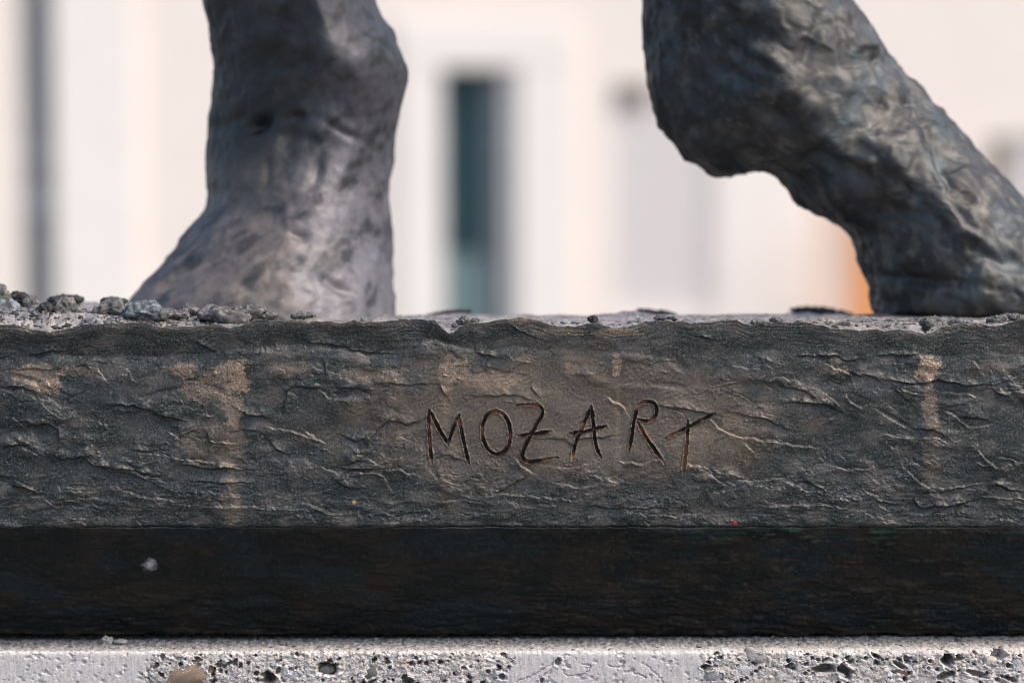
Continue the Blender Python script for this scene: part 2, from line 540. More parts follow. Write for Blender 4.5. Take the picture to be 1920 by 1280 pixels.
V = np.concatenate([Vt, Vd, Vb]).reshape(-1, 3)
C = np.clip(np.concatenate([ct, cs, cb]), 0.02, 0.7).reshape(-1, 3)
nT, nD, nB = len(Vt), len(Vd), len(Vb)
Fc = gridf(nT + nD + nB, nC)
lab = np.zeros((nT + nD + nB, nC), int)
lab[nT:nT + nD][mort1 > 0.5] = 1
lab[nT:nT + nD][mort2 > 0.5] = 2
fl = lab.reshape(-1)[Fc[:, 0]]
v, f, c = sub(V, Fc, C, fl == 0)
blk = mk('stone_block', v, f, M_STONE, stone, c)
for i, txt in ((1, 'smooth pale mortar patch at the stone corner, left of the tan pebble'), (2, 'smooth pale mortar patch crossed by fine cracks')):
    v, f, c = sub(V, Fc, C, fl == i)
    o = mk('mortar_patch', v, f, M_STONE, stone, c)
    o['label'] = txt
xl, xr = float(Vd[0, 0, 0]), float(Vd[0, -1, 0])
boxes('stone_core', [(xl, xr, 0.05, 0.60, 0, z_edge - 0.006)], M_WALL, stone).data.materials[0] = material('plain_stone', (0.40, 0.38, 0.37), 0.85, var=0.2, scale=60)


def blob(name, c, r, mat, parent, colour, seed, amp=0.22, freq=1.6, n=(18, 26), rot=0.0, power=1.0):
    """Closed irregular stone: a displaced ellipsoid, centre c, radii r (x, y, z), turned by rot in the facade plane."""
    a = np.linspace(0.02, math.pi - 0.02, n[0])
    b = np.linspace(0, 2 * math.pi, n[1], endpoint=False)
    A, B = np.meshgrid(a, b, indexing='ij')
    q = np.stack([np.sin(A) * np.cos(B), np.sin(A) * np.sin(B), np.cos(A)], -1)
    q = np.sign(q) * np.abs(q) ** power
    qn = q
    q = q * np.array(r) / (1.3 * r[2])
    k = 1 + amp * (fbm3(q * freq + seed * 7.3, 2, 100 + seed % 40) - 0.5 * np.abs(fbm3(q * freq * 1.5 + seed * 3.3, 2, 180)) + 0.25)
    col = np.array(colour) * (1 + 0.25 * fbm3(q * 3.1 + seed * 2.1, 3, 140)[..., None])
    nr_ = qn / np.array(r)
    nr_ /= np.linalg.norm(nr_, axis=-1)[..., None]
    k = k + (0.16 * fbm3(q * 4.0 + seed, 3, 190, 0.6) if name == 'bronze_lump' else 0)
    if name == 'bronze_lump':
        col = col * (0.75 + 0.9 * sm(0.0, 0.4, fbm3(q * 2.2 + seed * 1.7, 3, 195))[..., None])
    q = qn * np.array(r) + nr_ * ((k - 1) * min(r))[..., None] * 1.3
    x = q[..., 0] * math.cos(rot) - q[..., 2] * math.sin(rot)
    z = q[..., 0] * math.sin(rot) + q[..., 2] * math.cos(rot)
    q = np.stack([x, q[..., 1], z], -1) + np.array(c)
    i = np.arange(n[0] - 1)[:, None] * n[1] + np.arange(n[1])[None]
    j = np.arange(n[0] - 1)[:, None] * n[1] + (np.arange(n[1]) + 1)[None] % n[1]
    f = np.stack([i, i + n[1], j + n[1], j], -1).reshape(-1, 4)
    return mk(name, q.reshape(-1, 3), f, mat, parent, np.clip(col, 0.004, 0.8).reshape(-1, 3))


px2m = 0.0005
pebbles = [(352, 1268, 52, 26, 0.42, (0.22, 0.165, 0.12)), (699, 1258, 20, 16, 0.5, (0.15, 0.145, 0.125)), (826, 1268, 13, 10, 0.3, (0.22, 0.22, 0.21)),
           (628, 1280, 13, 9, 0, (0.42, 0.31, 0.26)), (868, 1259, 16, 7, 0, (0.5, 0.40, 0.37)), (1336, 1266, 23, 18, 0.3, (0.24, 0.24, 0.26)),
           (1420, 1231, 28, 13, -0.4, (0.30, 0.28, 0.27)), (1424, 1279, 44, 9, 0.15, (0.38, 0.33, 0.27)), (1686, 1258, 18, 8, -0.25, (0.17, 0.11, 0.075)),
           (1740, 1253, 14, 7, -0.35, (0.14, 0.14, 0.145)), (1730, 1278, 27, 15, 0.1, (0.32, 0.30, 0.30)), (1816, 1280, 20, 13, 0, (0.50, 0.47, 0.46)),
           (612, 1257, 15, 8, 0.1, (0.12, 0.12, 0.115)), (1552, 1268, 34, 8, 0, (0.44, 0.39, 0.37)), (548, 1266, 22, 14, 0.2, (0.42, 0.41, 0.45)),
           (1440, 1262, 26, 9, 0.5, (0.36, 0.34, 0.33)), (1910, 1243, 14, 12, 0, (0.42, 0.41, 0.42)), (1475, 1268, 24, 12, 0, (0.44, 0.43, 0.44)),
           (580, 1278, 9, 7, 0, (0.25, 0.24, 0.22)), (1652, 1273, 12, 9, 0.3, (0.34, 0.30, 0.25)), (1395, 1256, 18, 13, 0.1, (0.46, 0.45, 0.46)),
           (1735, 1228, 16, 8, 0, (0.47, 0.43, 0.43)), (1856, 1240, 14, 10, 0, (0.45, 0.40, 0.35)), (790, 1256, 17, 8, 0.2, (0.44, 0.41, 0.42)),
           (457, 1262, 16, 11, 0, (0.50, 0.48, 0.48)), (1618, 1254, 13, 9, -0.4, (0.42, 0.40, 0.40))]
for k, (x, y, rx, ry, rot, colr) in enumerate(pebbles):
    c = P(x, y, YS)
    c[1] += min(rx, ry) * px2m * 0.42 + (0.0015 if k != 12 else 0.004)
    blob('pebble', c, (rx * px2m, min(rx, ry) * px2m * 0.6 + 0.001, ry * px2m), M_STONE, stone, colr, k + 3, 0.2, 1.3, (16, 24), rot, 0.85)

gv, gf, gc, nv = [], [], [], 0
r4 = np.random.RandomState(53)
for k in range(420):
    c0 = r4.randint(40, nC - 40)
    yy = r4.uniform(0.002, 0.075)
    r0 = int(np.argmin(np.abs(TY[:, c0] - yy)))
    rad = 0.0005 * r4.uniform(0.9, 3.2)
    a = np.linspace(0.05, math.pi - 0.05, 5)
    b_ = np.linspace(0, 2 * math.pi, 7, endpoint=False)
    A, Bq = np.meshgrid(a, b_, indexing='ij')
    q = np.stack([np.sin(A) * np.cos(Bq), np.sin(A) * np.sin(Bq), np.cos(A)], -1)
    q = q * (1 + 0.4 * r4.uniform(-1, 1, q.shape[:2]))[..., None] * rad * np.array([r4.uniform(1, 2.6), 1.6, r4.uniform(0.4, 0.8)]) + Vt[r0, c0]
    i = np.arange(4)[:, None] * 7 + np.arange(7)[None]
    j = np.arange(4)[:, None] * 7 + (np.arange(7) + 1)[None] % 7
    gv.append(q.reshape(-1, 3))
    gf.append(np.stack([i, i + 7, j + 7, j], -1).reshape(-1, 4) + nv)
    gc.append(np.full((35, 3), 1.0) * np.array([(0.45, 0.43, 0.41), (0.22, 0.21, 0.20), (0.10, 0.095, 0.09), (0.36, 0.31, 0.27)][k % 4]))
    nv += 35
o = mk('grit', np.vstack(gv), np.vstack(gf), M_STONE, stone, np.vstack(gc))
o['kind'] = 'stuff'

# ------------------------------------------------------------------ bronze plinth
plinth = tag(empty('bronze_plinth', (0, 0.24, z_edge)), 'dark weathered bronze plinth with MOZART scratched into its rough front', 'plinth')
DEP = 0.46
cxp = np.concatenate([np.linspace(-420, -30, 60), np.arange(-22, 1942, 1.25), np.linspace(1950, 2340, 60)])
nP = len(cxp)
ytop = interp(cxp, [(-420, 600), (-60, 606), (0, 609), (30, 609), (50, 614), (75, 621), (92, 622), (120, 618), (150, 610), (190, 606), (240, 605), (265, 604),
                    (285, 608), (305, 612), (340, 612), (380, 611), (412, 607), (422, 612), (432, 615), (450, 611), (475, 602), (495, 597), (508, 603), (520, 603), (545, 600), (565, 600), (578, 604),
                    (600, 601), (622, 602), (640, 606), (665, 600), (685, 605), (705, 603), (740, 600), (780, 598), (815, 600), (824, 610), (838, 622), (850, 624), (862, 612), (880, 604), (900, 606), (935, 600), (960, 596), (990, 596),
                    (1010, 601), (1040, 610), (1070, 613), (1095, 608), (1115, 604), (1130, 609), (1150, 615), (1175, 613), (1205, 606), (1235, 600), (1270, 602), (1300, 606),
                    (1350, 602), (1380, 601), (1405, 609), (1430, 606), (1460, 604), (1520, 605), (1545, 610), (1560, 616), (1590, 617), (1610, 620), (1645, 616), (1658, 622), (1680, 617), (1710, 620), (1735, 627),
                    (1750, 621), (1770, 613), (1800, 606), (1830, 606), (1865, 612), (1890, 606), (1920, 596), (1960, 590), (2340, 600)])
ytop = ytop + 2.2 * fbm2(cxp / 22, cxp * 0, 4, 201)
ylow = interp(cxp, [(-420, 680), (0, 680), (90, 668), (200, 676), (300, 672), (400, 662), (520, 655), (600, 648), (700, 664), (770, 657), (815, 642), (850, 648), (900, 663),
                    (960, 655), (1100, 660), (1300, 672), (1450, 662), (1560, 672), (1700, 669), (1920, 668), (2340, 668)])
ylow = ylow + 7 * fbm2(cxp / 70, cxp * 0, 3, 207)
NF = 310
YB = 988.0 + 1.6 * fbm2(cxp / 45, cxp * 0, 4, 209, 0.6)
vr = np.linspace(0, 1, NF)
QX = np.repeat(cxp[None], NF, 0)
QY = ytop[None] + vr[:, None] * (YB - ytop)[None]
VV = QY - ytop[None]
h = np.zeros_like(QX)                                  # relief in photo pixels, + = out of the face
# broad waviness of the cast clay
h += 5.0 * fbm2(QX / 260, QY / 130, 2, 210)
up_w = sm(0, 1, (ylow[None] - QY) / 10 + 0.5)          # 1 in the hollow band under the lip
L_ = np.maximum(ylow - ytop, 12)[None]
tlip = np.clip(VV / L_, 0, 1.6)
hollow = np.interp(tlip, [0, 0.12, 0.35, 0.7, 0.92, 1.12, 1.35, 1.6], [4, 4.5, 1.5, -5, -8, -3, 0.5, 0])
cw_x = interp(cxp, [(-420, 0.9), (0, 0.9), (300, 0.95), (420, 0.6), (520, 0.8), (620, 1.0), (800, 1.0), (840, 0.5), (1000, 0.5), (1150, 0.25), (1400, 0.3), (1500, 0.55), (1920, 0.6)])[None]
hw_x = interp(cxp, [(-420, 0.8), (0, 0.85), (300, 0.95), (420, 0.5), (520, 0.8), (620, 1.3), (800, 1.4), (840, 0.5), (1000, 0.5), (1150, 0.25), (1400, 0.3), (1500, 0.55), (1700, 0.5), (1920, 0.6), (2340, 0.6)])[None]
h += hollow * hw_x * np.clip(1 + 0.9 * fbm2(QX / 90, QY / 60, 2, 214), 0.3, 2)
quiet = sm(-0.15, 0.4, fbm2(QX / 150 + 3, QY / 75, 2, 234))
# drag striations along the lip and the foot of the face
sx = fbm2(QX / 70, VV / 3.2 + 1.5 * fbm2(QX / 60, QY / 40, 2, 216), 3, 218)
h += sx * (0.75 * up_w * sm(0.95, 0.5, tlip) + 0.12)
low_w = sm(850, 930, QY + 25 * fbm2(QX / 120, QY / 60, 2, 221))
h += low_w * (1 - 0.7 * quiet) * (0.85 * fbm2(QX / 55, QY / 6.5 + fbm2(QX / 40, QY / 30, 2, 223), 4, 225))
# dabs: clay pressed on in layers with torn edges
wxn = QX + 22 * fbm2(QX / 40, QY / 30, 3, 230)
wyn = QY + 10 * fbm2(QX / 35, QY / 25, 3, 233)
calm = 1 - 0.75 * sm(150, 90, np.hypot((QX - 1080) / 2.6, (QY - 790))) * sm(700, 740, QY) * sm(900, 870, QY)
n = fbm2(wxn / 110, wyn / 48, 3, 236)
patch = sm(-0.25, 0.35, fbm2(QX / 130, QY / 60, 2, 239))
for c_, a_ in ((-0.4, 1.8), (0.0, 1.6), (0.38, 2.0)):
    h += a_ * calm * patch * (1 - 0.6 * up_w) * sm(-0.03, 0.03, n - c_)
n = fbm2(wxn / 38, wyn / 14, 3, 241)
for c_, a_ in ((-0.3, 1.0), (0.1, 1.1), (0.45, 1.2)):
    h += a_ * calm * (1 - 0.8 * quiet) * (0.05 + 0.6 * sm(790, 880, QY) * sm(-0.3, 0.3, fbm2(QX / 160, QY / 50, 2, 244))) * sm(-0.06, 0.06, n - c_)
# small crumbs pressed into the clay
cr = fbm2(QX / 9, QY / 7, 3, 246, 0.6)
crz = np.clip(fbm2(QX / 110, QY / 45, 2, 249) + 0.1, 0, 1)
h += 2.4 * np.clip(cr - 0.25, 0, 1) * crz * 1.6
# grain
h += (1 - 0.5 * quiet) * (0.30 * fbm2(QX / 4.5, QY / 3.6, 2, 252, 0.6)) + (1 - 0.8 * quiet) * 0.2 * fbm2(QX / 15, QY / 10, 3, 255)
# fine diagonal tool marks
tm = np.clip(fbm2(QX / 60, QY / 30, 2, 258) - 0.05, 0, 1)
h += tm * 0.9 * np.sin((QX * 0.6 + QY * 0.8) / 1.7 + 4 * fbm2(QX / 30, QY / 30, 2, 259))

# torn edges read off the casting: D = upper side proud, B = lower side proud, G = groove
D, B, G = 'D', 'B', 'G'
h *= 0.66 + 0.34 * np.clip(sm(500, 0, QX) + 0.6 * low_w + 0.3 * sm(1600, 1900, QX), 0, 1) * (1 - 0.5 * quiet)
scarps = [
    (D, 6, [(205, 757), (253, 761), (281, 769), (309, 781), (342, 789)]), (B, 4, [(238, 767), (270, 774), (300, 787)]),
    (D, 6, [(25, 793), (48, 789), (67, 797), (87, 793), (107, 809), (111, 826), (121, 834)]), (B, 3.5, [(84, 845), (100, 842), (121, 839)]),
    (B, 3, [(0, 782), (22, 783), (40, 795), (58, 805), (64, 822)]), (D, 5, [(0, 842), (15, 834), (40, 834), (60, 832)]),
    (B, 3, [(8, 855), (30, 842), (45, 838), (62, 848), (80, 856)]),
    (D, 6, [(93, 851), (112, 859), (135, 859), (155, 854), (169, 868), (191, 876), (253, 882), (281, 890), (323, 899)]),
    (D, 5, [(208, 884), (253, 890), (284, 904), (312, 917)]), (B, 3.5, [(195, 880), (230, 878), (270, 889), (320, 906)]),
    (D, 4, [(12, 909), (37, 911), (67, 921)]), (B, 4, [(28, 900), (44, 908), (67, 919)]), (B, 3, [(60, 898), (80, 889), (102, 887), (114, 894)]),
    (B, 4, [(3, 944), (42, 932), (79, 930)]), (B, 2.5, [(0, 950), (40, 945)]), (B, 2.5, [(75, 935), (95, 942), (108, 950)]), (B, 3.5, [(124, 938), (157, 935), (197, 934)]),
    (B, 4, [(225, 916), (253, 927), (267, 932), (304, 934), (330, 940)]), (B, 4, [(250, 846), (304, 854), (337, 859), (388, 865), (467, 873)]),
    (D, 5, [(337, 871), (394, 877), (467, 880)]), (D, 2.5, [(0, 691), (70, 692), (127, 692)]), (B, 3, [(183, 688), (194, 707), (202, 716)]),
    (D, 4, [(143, 689), (157, 684), (172, 691)]), (D, 6, [(-10, 725), (34, 723), (56, 730), (84, 738)]), (D, 5, [(55, 666), (84, 661), (118, 657)]),
    (B, 2.5, [(330, 945), (400, 950), (480, 948)]), (D, 3, [(350, 900), (420, 905), (480, 903)]), (B, 2.5, [(360, 820), (390, 826), (440, 830)]),
    (D, 4.5, [(365, 640), (385, 650), (400, 660)]), (D, 3, [(380, 800), (395, 830), (392, 850)]), (D, 3, [(430, 808), (470, 806), (490, 812)]),
    (D, 5, [(440, 764), (468, 778), (505, 783)]), (B, 4, [(530, 775), (534, 752), (540, 733)]), (D, 6, [(536, 736), (545, 727), (558, 724), (581, 727), (600, 729)]),
    (D, 5, [(622, 726), (654, 727), (688, 735)]), (D, 3.5, [(607, 672), (611, 700), (614, 722)]), (B, 3, [(618, 735), (640, 742), (660, 740)]),
    (D, 6, [(691, 842), (697, 822), (710, 803), (724, 793), (738, 789), (763, 795), (785, 789)]), (B, 2.5, [(715, 842), (735, 825), (752, 812)]),
    (D, 5.5, [(630, 873), (665, 865), (685, 856), (697, 846)]), (D, 6, [(634, 876), (680, 879), (725, 877)]),
    (B, 5, [(605, 876), (626, 885), (637, 891), (654, 883), (685, 885), (704, 888), (724, 899), (732, 916)]), (B, 4, [(690, 882), (738, 879), (777, 890)]),
    (D, 4.5, [(620, 899), (648, 910), (668, 913)]), (B, 4, [(560, 941), (586, 947), (609, 958), (631, 963), (675, 957)]), (B, 3, [(443, 949), (468, 947), (496, 952), (541, 948)]),
    (D, 4, [(505, 826), (520, 842), (535, 850)]), (B, 3, [(569, 806), (590, 820), (612, 832)]), (B, 3, [(500, 800), (560, 812), (600, 826)]), (D, 3, [(640, 815), (662, 825), (686, 822)]),
    (D, 3.5, [(660, 843), (672, 850), (688, 846)]), (D, 4.5, [(825, 725), (832, 735), (836, 742)]), (D, 2.5, [(700, 716), (760, 721), (820, 718)]),
    (D, 3.5, [(1000, 820), (1028, 823), (1056, 825), (1076, 836), (1084, 822), (1118, 821), (1157, 817)]), (B, 2, [(1010, 742), (1000, 732), (996, 722)]),
    (D, 4.5, [(1228, 761), (1264, 764), (1298, 769), (1340, 778)]), (D, 4.5, [(1372, 772), (1408, 781), (1439, 786), (1461, 797), (1480, 806)]),
    (B, 4, [(1140, 747), (1163, 758), (1174, 772)]), (B, 3.5, [(1253, 770), (1270, 768), (1281, 778), (1286, 788)]),
    (B, 4.5, [(1335, 789), (1360, 809), (1394, 820), (1439, 826), (1478, 832), (1530, 839)]), (B, 3, [(1155, 862), (1197, 868), (1233, 861)]),
    (B, 3, [(1288, 870), (1315, 874), (1335, 884)]), (B, 4, [(1332, 882), (1337, 893), (1350, 903)]), (B, 2.5, [(1351, 903), (1422, 901), (1464, 896), (1500, 890)]),
    (D, 4, [(812, 858), (830, 853), (845, 854), (860, 860)]), (D, 5, [(886, 663), (905, 664), (930, 669)]), (D, 5, [(935, 922), (958, 910), (983, 896)]),
    (B, 3, [(1020, 872), (1065, 876), (1110, 868)]), (D, 3, [(880, 740), (905, 742), (960, 741), (1000, 752)]), (B, 3.5, [(965, 860), (980, 875), (1002, 890)]),
    (D, 4, [(960, 612), (990, 628), (1010, 634)]), (D, 4, [(1305, 630), (1330, 634), (1350, 642)]), (D, 4, [(815, 605), (805, 622), (780, 645), (760, 655)]),
    (D, 4, [(570, 640), (620, 646), (680, 660), (740, 664)]), (B, 3, [(900, 930), (960, 926), (1030, 934), (1090, 938)]), (B, 2.5, [(1040, 905), (1080, 912), (1120, 910)]),
    (D, 3, [(1100, 948), (1180, 953), (1260, 950)]), (B, 3, [(800, 945), (860, 938), (915, 945)]), (B, 2.5, [(1180, 962), (1250, 968), (1320, 962)]),
    (D, 5, [(1490, 668), (1538, 667), (1567, 667), (1586, 676), (1612, 674)]), (D, 4.5, [(1640, 667), (1700, 665), (1740, 662)]),
    (B, 4.5, [(1555, 685), (1581, 696), (1595, 702), (1601, 718)]), (D, 5, [(1597, 696), (1609, 703), (1631, 705), (1650, 714)]), (B, 4, [(1443, 714), (1468, 707), (1482, 714), (1500, 711)]),
    (B, 3, [(1477, 748), (1524, 746)]), (D, 5.5, [(1475, 754), (1513, 755), (1541, 757), (1558, 764), (1584, 776)]), (D, 4.5, [(1457, 722), (1496, 730), (1535, 747)]),
    (B, 4.5, [(1552, 742), (1562, 748), (1573, 759)]), (B, 4, [(1586, 737), (1592, 750), (1609, 761), (1628, 760)]), (D, 4, [(1676, 724), (1685, 735), (1695, 745)]),
    (D, 5, [(1655, 712), (1721, 719), (1763, 713), (1806, 722), (1850, 721)]), (B, 3, [(1680, 728), (1710, 737), (1740, 740)]), (B, 3.5, [(1765, 733), (1800, 738), (1830, 742)]),
    (D, 6, [(1715, 805), (1738, 806), (1755, 809), (1776, 821)]), (B, 4.5, [(1665, 816), (1721, 820), (1763, 823), (1777, 832)]),
    (B, 5, [(1758, 782), (1775, 772), (1794, 781), (1814, 800), (1834, 800), (1853, 795)]), (D, 4.5, [(1803, 781), (1834, 783), (1853, 789)]),
    (B, 5, [(1831, 829), (1837, 848), (1856, 865), (1870, 876), (1890, 871), (1910, 864)]), (B, 5, [(1700, 880), (1707, 890), (1721, 902), (1744, 916)]),
    (B, 4, [(1700, 872), (1715, 868), (1728, 874)]), (B, 3.5, [(1744, 914), (1792, 914), (1828, 908), (1850, 905)]), (D, 4, [(1721, 922), (1760, 921), (1792, 916), (1828, 911)]),
    (D, 6, [(1711, 930), (1721, 949), (1735, 953), (1758, 949), (1792, 945), (1830, 936)]), (D, 5, [(1845, 925), (1867, 910), (1890, 916), (1925, 926)]),
    (B, 3.5, [(1842, 931), (1876, 932), (1925, 935)]), (B, 4.5, [(1440, 949), (1496, 946), (1553, 947), (1583, 953)]), (B, 4, [(1471, 902), (1496, 910), (1517, 922)]),
    (D, 4.5, [(1500, 902), (1515, 904), (1540, 916)]), (B, 3.5, [(1715, 963), (1777, 961), (1808, 954)]), (B, 3, [(1860, 975), (1885, 973), (1905, 978)]),
    (B, 3, [(1820, 678), (1830, 684), (1835, 692)]), (B, 3, [(1893, 716), (1905, 724), (1912, 730)]), (D, 4, [(1860, 724), (1870, 738), (1895, 745)]), (B, 2.5, [(1655, 750), (1678, 770)]),
    (B, 3, [(1870, 855), (1890, 860), (1920, 868)]), (D, 3, [(1640, 935), (1650, 942), (1690, 945)]), (B, 2.5, [(1550, 870), (1590, 880), (1630, 878)]),
    (G, 1.0, [(1300, 742), (1350, 727), (1400, 716)]), (G, 1.0, [(1345, 722), (1380, 735), (1420, 757)]), (G, 0.9, [(1400, 700), (1460, 735)]), (G, 0.9, [(1345, 760), (1352, 720)]),
]
r2 = np.random.RandomState(77)
for k in range(34):
    x, y = r2.uniform(-60, 1980), r2.uniform(690, 978)
    if 780 < x < 1360 and 730 < y < 890:
        continue
    Ln = r2.uniform(14, 60)
    a = r2.normal(0.08, 0.28)
    n_ = [(x + Ln * t * math.cos(a), y + Ln * t * math.sin(a) + r2.normal(0, 3)) for t in (0, 0.35, 0.7, 1)]
    scarps.append((r2.choice([D, B, B]), r2.uniform(1.2, 3.2), n_))
for k in range(34):                                    # thumb and tool dents
    x, y = r2.uniform(-60, 1980), r2.uniform(680, 975)
    if 790 < x < 1340 and 735 < y < 890:
        continue
    rx, ry, a = r2.uniform(18, 60), r2.uniform(5, 14), r2.normal(0.1, 0.3)
    m = (np.abs(QX - x) < 110) & (np.abs(QY - y) < 80)
    X, Y = QX[m] - x, QY[m] - y
    c_, s_ = math.cos(a), math.sin(a)
    rr = np.hypot((X * c_ + Y * s_) / rx, (-X * s_ + Y * c_) / ry) * (1 + 0.2 * fbm2(QX[m] / 20, QY[m] / 12, 2, 299))
    am = r2.choice([-1, -1, 1]) * r2.uniform(1.2, 3.2)
    h[m] += am * (1 - sm(0.3, 1.25, rr))
for kind, amp, pts in scarps:
    L = smooth_line(pts, 5)
    m = (QX > L[:, 0].min() - 45) & (QX < L[:, 0].max() + 45) & (QY > L[:, 1].min() - 45) & (QY < L[:, 1].max() + 45)
    X, Y = QX[m], QY[m]
    X2 = X + 3.0 * fbm2(X / 20, Y / 18, 2, 301, 0.4)
    Y2 = Y + 3.0 * fbm2(X / 20, Y / 18, 2, 304, 0.4)
    d, s_, t = polydist(X2, Y2, L)
    tp = np.clip(np.sin(np.pi * np.clip(t, 0.02, 0.98)), 0, 1) ** 0.6
    vary = np.clip(0.95 + 0.8 * fbm2(X / 30, Y / 24, 3, 307, 0.5), 0.15, 1.8)
    if kind == G:
        h[m] -= amp * np.exp(-(d / 1.3) ** 2) * tp
        continue
    sd_ = d * s_ * (1 if kind == B else -1)            # > 0 on the proud side
    edge = sm(-1.6, 1.6, sd_)
    amp = amp * 1.2
    wp, wl_ = 5 + amp * 1.6, 4 + amp
    h[m] += tp * vary * amp * (0.85 * edge * np.exp(-np.maximum(sd_, 0) / wp) - 0.45 * (1 - edge) * np.exp(-np.maximum(-sd_, 0) / wl_))

# scratched letters
Z_ = lambda pts: [(760 + a / 3.097, 720 + b / 3.097) for a, b in pts]
el = [(528 + 82 * math.sin(t) - 6 * math.cos(t), 281 - 126 * math.cos(t)) for t in np.linspace(0, 2 * math.pi, 15)]
letters = {
    'M': [Z_([(135, 150), (138, 300), (152, 460)]), Z_([(138, 148), (190, 250), (248, 352)]), Z_([(246, 345), (280, 250), (315, 176)]), Z_([(308, 182), (335, 320), (368, 462)])],
    'O': [Z_(el)],
    'Z': [Z_([(640, 123), (720, 118), (775, 125), (797, 165), (770, 220), (730, 290), (690, 370), (678, 415), (700, 447), (760, 446), (885, 425)]), Z_([(655, 300), (740, 290), (845, 275)])],
    'A': [Z_([(1080, 128), (1030, 240), (985, 350), (968, 440)]), Z_([(1080, 128), (1092, 240), (1105, 350), (1135, 428)]), Z_([(958, 287), (1060, 272), (1165, 243)])],
    'R': [Z_([(1347, 128), (1326, 220), (1316, 290), (1298, 388)]), Z_([(1340, 140), (1380, 108), (1430, 105), (1456, 130), (1455, 175), (1430, 208), (1390, 214), (1350, 204)]), Z_([(1350, 222), (1395, 305), (1450, 385), (1502, 457)])],
    'T': [Z_([(1510, 317), (1640, 250), (1797, 168)]), Z_([(1640, 215), (1635, 330), (1610, 528)])],
}
letlab = np.zeros(QX.shape, int)
gdepth = np.zeros(QX.shape)
HW = 3.3
for li, (ch, strokes) in enumerate(letters.items()):
    for st in strokes:
        L = smooth_line(st, 6)
        m = (QX > L[:, 0].min() - 12) & (QX < L[:, 0].max() + 12) & (QY > L[:, 1].min() - 12) & (QY < L[:, 1].max() + 12)
        X, Y = QX[m], QY[m]
        d, s_, t = polydist(X + 0.9 * fbm2(X / 9, Y / 9, 2, 320), Y + 0.9 * fbm2(X / 9, Y / 9, 2, 323), L)
        closed = ch == 'O'
        tp = np.ones_like(t) if closed else np.clip(np.minimum(t, 1 - t) / 0.12, 0.35, 1)
        hw = HW * (0.55 + 0.45 * tp) * (1 + 0.15 * fbm2(X / 20, Y / 20, 2, 325))
        dep = 8.5 * tp * np.clip(1 - (d / hw), 0, 1) ** 0.8
        gdepth[m] = np.maximum(gdepth[m], dep)
        h[m] += 1.5 * np.exp(-((d - hw * 1.15) / 1.5) ** 2) * tp * np.clip(1 + fbm2(X / 8, Y / 8, 2, 327), 0, 2) * (gdepth[m] < 0.3)
        lm = letlab[m]
        lm[d < hw * 0.93] = li + 1
        letlab[m] = lm
h -= gdepth

# patina colours, and a darker band under the lip
cp = np.empty(QX.shape + (3,))
cp[:] = (0.042, 0.046, 0.045)
cp = mixc(cp, (0.092, 0.085, 0.078), sm(-0.1, 0.5, fbm2(QX / 80, QY / 45, 4, 330)) * 0.8)
brown0 = sm(1.15, 0.4, np.hypot((QX - 1060) / 470, (QY - 780) / 140))
cp = mixc(cp, (0.018, 0.026, 0.025), sm(-0.1, 0.3, -0.25 * brown0 + 0.12 * sm(420, 0, QX) + fbm2(QX / 60, QY / 30, 4, 334, 0.6)) * 0.8)
brown = sm(1.15, 0.4, np.hypot((QX - 1060) / 470, (QY - 780) / 140) + 0.25 * fbm2(QX / 60, QY / 50, 3, 338))
cp = mixc(cp, (0.150, 0.116, 0.088), brown * 0.8)
cp = mixc(cp, (0.020, 0.027, 0.025), up_w * sm(0.12, 0.5, tlip + 0.15 * fbm2(QX / 40, QY / 20, 3, 342)) * 0.4 * (0.25 + 0.75 * cw_x) * np.clip(0.65 + 1.1 * fbm2(QX / 45, QY / 16, 3, 343), 0, 1))  # darker greenish, in patches, along the hollow below the lip
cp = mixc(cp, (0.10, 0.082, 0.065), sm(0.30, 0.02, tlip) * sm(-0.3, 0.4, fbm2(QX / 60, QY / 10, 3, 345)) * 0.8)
speck = fbm2(QX / 3.2, QY / 2.8, 2, 348, 0.7)
for x, y, rx, ry, k_ in [(70, 700, 48, 18, 0.65), (92, 722, 26, 18, 0.6), (345, 692, 34, 18, 0.7), (430, 688, 30, 16, 1.0), (448, 715, 20, 26, 1.0), (437, 762, 20, 34, 0.75), (390, 725, 50, 30, 0.45),
                       (442, 840, 20, 70, 0.16), (436, 945, 20, 36, 0.25), (850, 688, 24, 22, 0.8), (930, 712, 48, 16, 0.55), (838, 730, 12, 60, 0.35), (1156, 686, 8, 24, 0.9), (1158, 800, 6, 110, 0.25), (1072, 692, 16, 13, 0.55),
                       (1741, 690, 19, 21, 1.1), (1743, 762, 13, 42, 0.6), (1748, 850, 18, 60, 0.22), (835, 900, 14, 50, 0.25), (1375, 790, 20, 16, 0.3), (540, 690, 40, 14, 0.3), (690, 700, 60, 14, 0.3),
                       (1340, 840, 80, 40, 0.25), (1160, 623, 40, 8, 0.5), (1060, 622, 40, 8, 0.4), (980, 600, 25, 6, 0.5), (150, 695, 40, 12, 0.3), (1860, 690, 50, 14, 0.18), (1562, 690, 40, 10, 0.25), (400, 830, 60, 40, 0.22)]:
    rr = np.hypot((QX - x) / rx, (QY - y) / ry) + 0.45 * fbm2(QX / 24, QY / 16, 5, 351, 0.65) - 0.05 * np.clip(h, -4, 4)
    cp = mixc(cp, (0.42, 0.295, 0.20), k_ * sm(1.12, 0.7, rr) * np.clip(0.62 + 0.7 * speck, 0, 1))
cp = mixc(cp, (0.20, 0.175, 0.155), 0.6 * sm(0.25, 0.75, speck) * sm(-0.2, 0.4, fbm2(QX / 90, QY / 60, 3, 356)))
cp = mixc(cp, (0.05, 0.052, 0.065), 0.3 * sm(0.25, 0.7, fbm2(QX / 50, QY / 40, 3, 359)))
